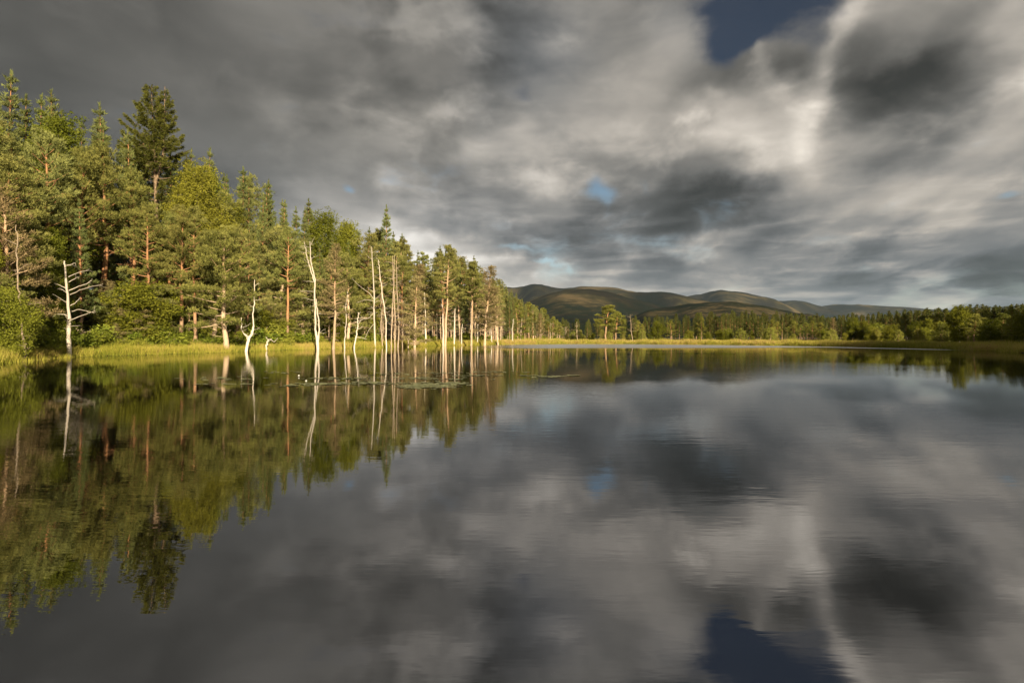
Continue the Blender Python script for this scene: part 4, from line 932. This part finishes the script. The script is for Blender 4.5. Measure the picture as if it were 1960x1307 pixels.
# ------------------------------------------------------------------ log at the water edge
tb = Tubes(); a = np.array(pix(214, 681.3, 50.3)); b = np.array(pix(271, 678.2, 52.5)); a[2] = 0.06; b[2] = 0.16
tb.add([a*(1-t)+b*t + np.array([0, 0, 0.02*math.sin(9*t)]) for t in np.linspace(0, 1, 9)], [0.06, 0.075, 0.08, 0.085, 0.08, 0.085, 0.09, 0.08, 0.06], 8)
o = link('fallen_log', tb.mesh('fallen_log', 'log')); tag(o, 'weathered log lying along the waterline between the big white dead tree and the pine pair', 'log')

# ------------------------------------------------------------------ floating lily leaves
rs = np.random.default_rng(21); V = []; Fq = []; nv = 0
PATCH = [(820,738,42,3.5,190),(870,734,22,1.6,50),(790,741,22,1.5,30),(700,733,60,2.0,70),(610,735,46,1.8,60),(650,724,60,1.6,40),(560,738,20,1.2,16),(820,725,70,2.0,40),(905,719,40,1.4,26),(960,712,50,1.0,20),(1010,719,22,0.8,16),(1055,721,22,1.0,26),(1092,719,14,1.0,14),(450,725,70,3,26),(540,712,40,2,18),(470,735,60,1.2,16),(745,716,40,1.5,16),(840,714,50,1.3,20)]
for (cx, cy, sx_, sy_, nn) in PATCH:
    for q in range(nn):
        px, py = cx + rs.normal(0, sx_*0.6), cy + rs.normal(0, sy_*0.7); Y = CAMZ*F/(py-HY); x = (px-PCX)/F*Y
        if sdf(x, Y)[0] > -1: continue
        r0 = rs.uniform(0.07, 0.14); a0 = rs.uniform(0, 6.28); tl_ = rs.normal(0, 0.05, 2)
        ring = [(x+math.cos(a0+a)*r0, Y+math.sin(a0+a)*r0*0.85, 0.008+abs(0.01*math.sin(a*2+q))+tl_[0]*r0*math.cos(a)) for a in np.linspace(0.25, 6.03, 11)]
        V += [(x, Y, 0.006)] + ring
        for j in range(10): Fq.append((nv, nv+1+j, nv+2+j))
        nv += 12
o = link('lily_pads', mesh_np('lily_pads', V, Fq, 'lily')); tag(o, 'thin scatter of floating lily leaves on the water before the dead trees', 'lily pads', kind='stuff')
for i, (px, py, lab) in enumerate(((586, 731.5, 'small white water lily flower beside the reflection of the forked dead tree'), (572, 721, 'tiny white water lily flower further out left of the other one'))):
    Y = CAMZ*F/(py-HY); x = (px-PCX)/F*Y; rs = np.random.default_rng(i); V = []; Fq = []
    for q in range(14):
        a = q*2.4; rr_ = 0.05 if q < 8 else 0.03; hh = 0.02+0.035*(q >= 8); c, s = math.cos(a), math.sin(a)
        b0 = len(V); V += [(0, 0, 0.01), (c*rr_*0.6-s*0.014, s*rr_*0.6+c*0.014, hh), (c*rr_, s*rr_, hh+0.02), (c*rr_*0.6+s*0.014, s*rr_*0.6-c*0.014, hh)]; Fq.append((b0, b0+1, b0+2, b0+3))
    o = link('water_lily', mesh_np('water_lily', V, Fq, 'flower')); o.location = (x, Y, 0.004); tag(o, lab, 'water lily')

added_shade_cloud(140, 125, 82, 140, 3, 520, '')

# ------------------------------------------------------------------ thin evening haze
import bmesh
bm = bmesh.new(); bmesh.ops.create_cube(bm, size=1.0)
for v in bm.verts: v.co = Vector((v.co.x*24000, v.co.y*30000, -31.0 if v.co.z < 0 else 900.0))
me = bpy.data.meshes.new('haze'); bm.to_mesh(me); bm.free()
hm_ = bpy.data.materials.new('haze'); hm_.use_nodes = True; t = NT(hm_.node_tree); t.n.clear()
out = t.new('ShaderNodeOutputMaterial'); pv = t.new('ShaderNodeVolumePrincipled'); pv.inputs['Color'].default_value = (0.55, 0.76, 1.0, 1); pv.inputs['Density'].default_value = 0.000017
t.l.new(pv.outputs[0], out.inputs['Volume']); me.materials.append(hm_)
tag(link('haze', me), kind='stuff')
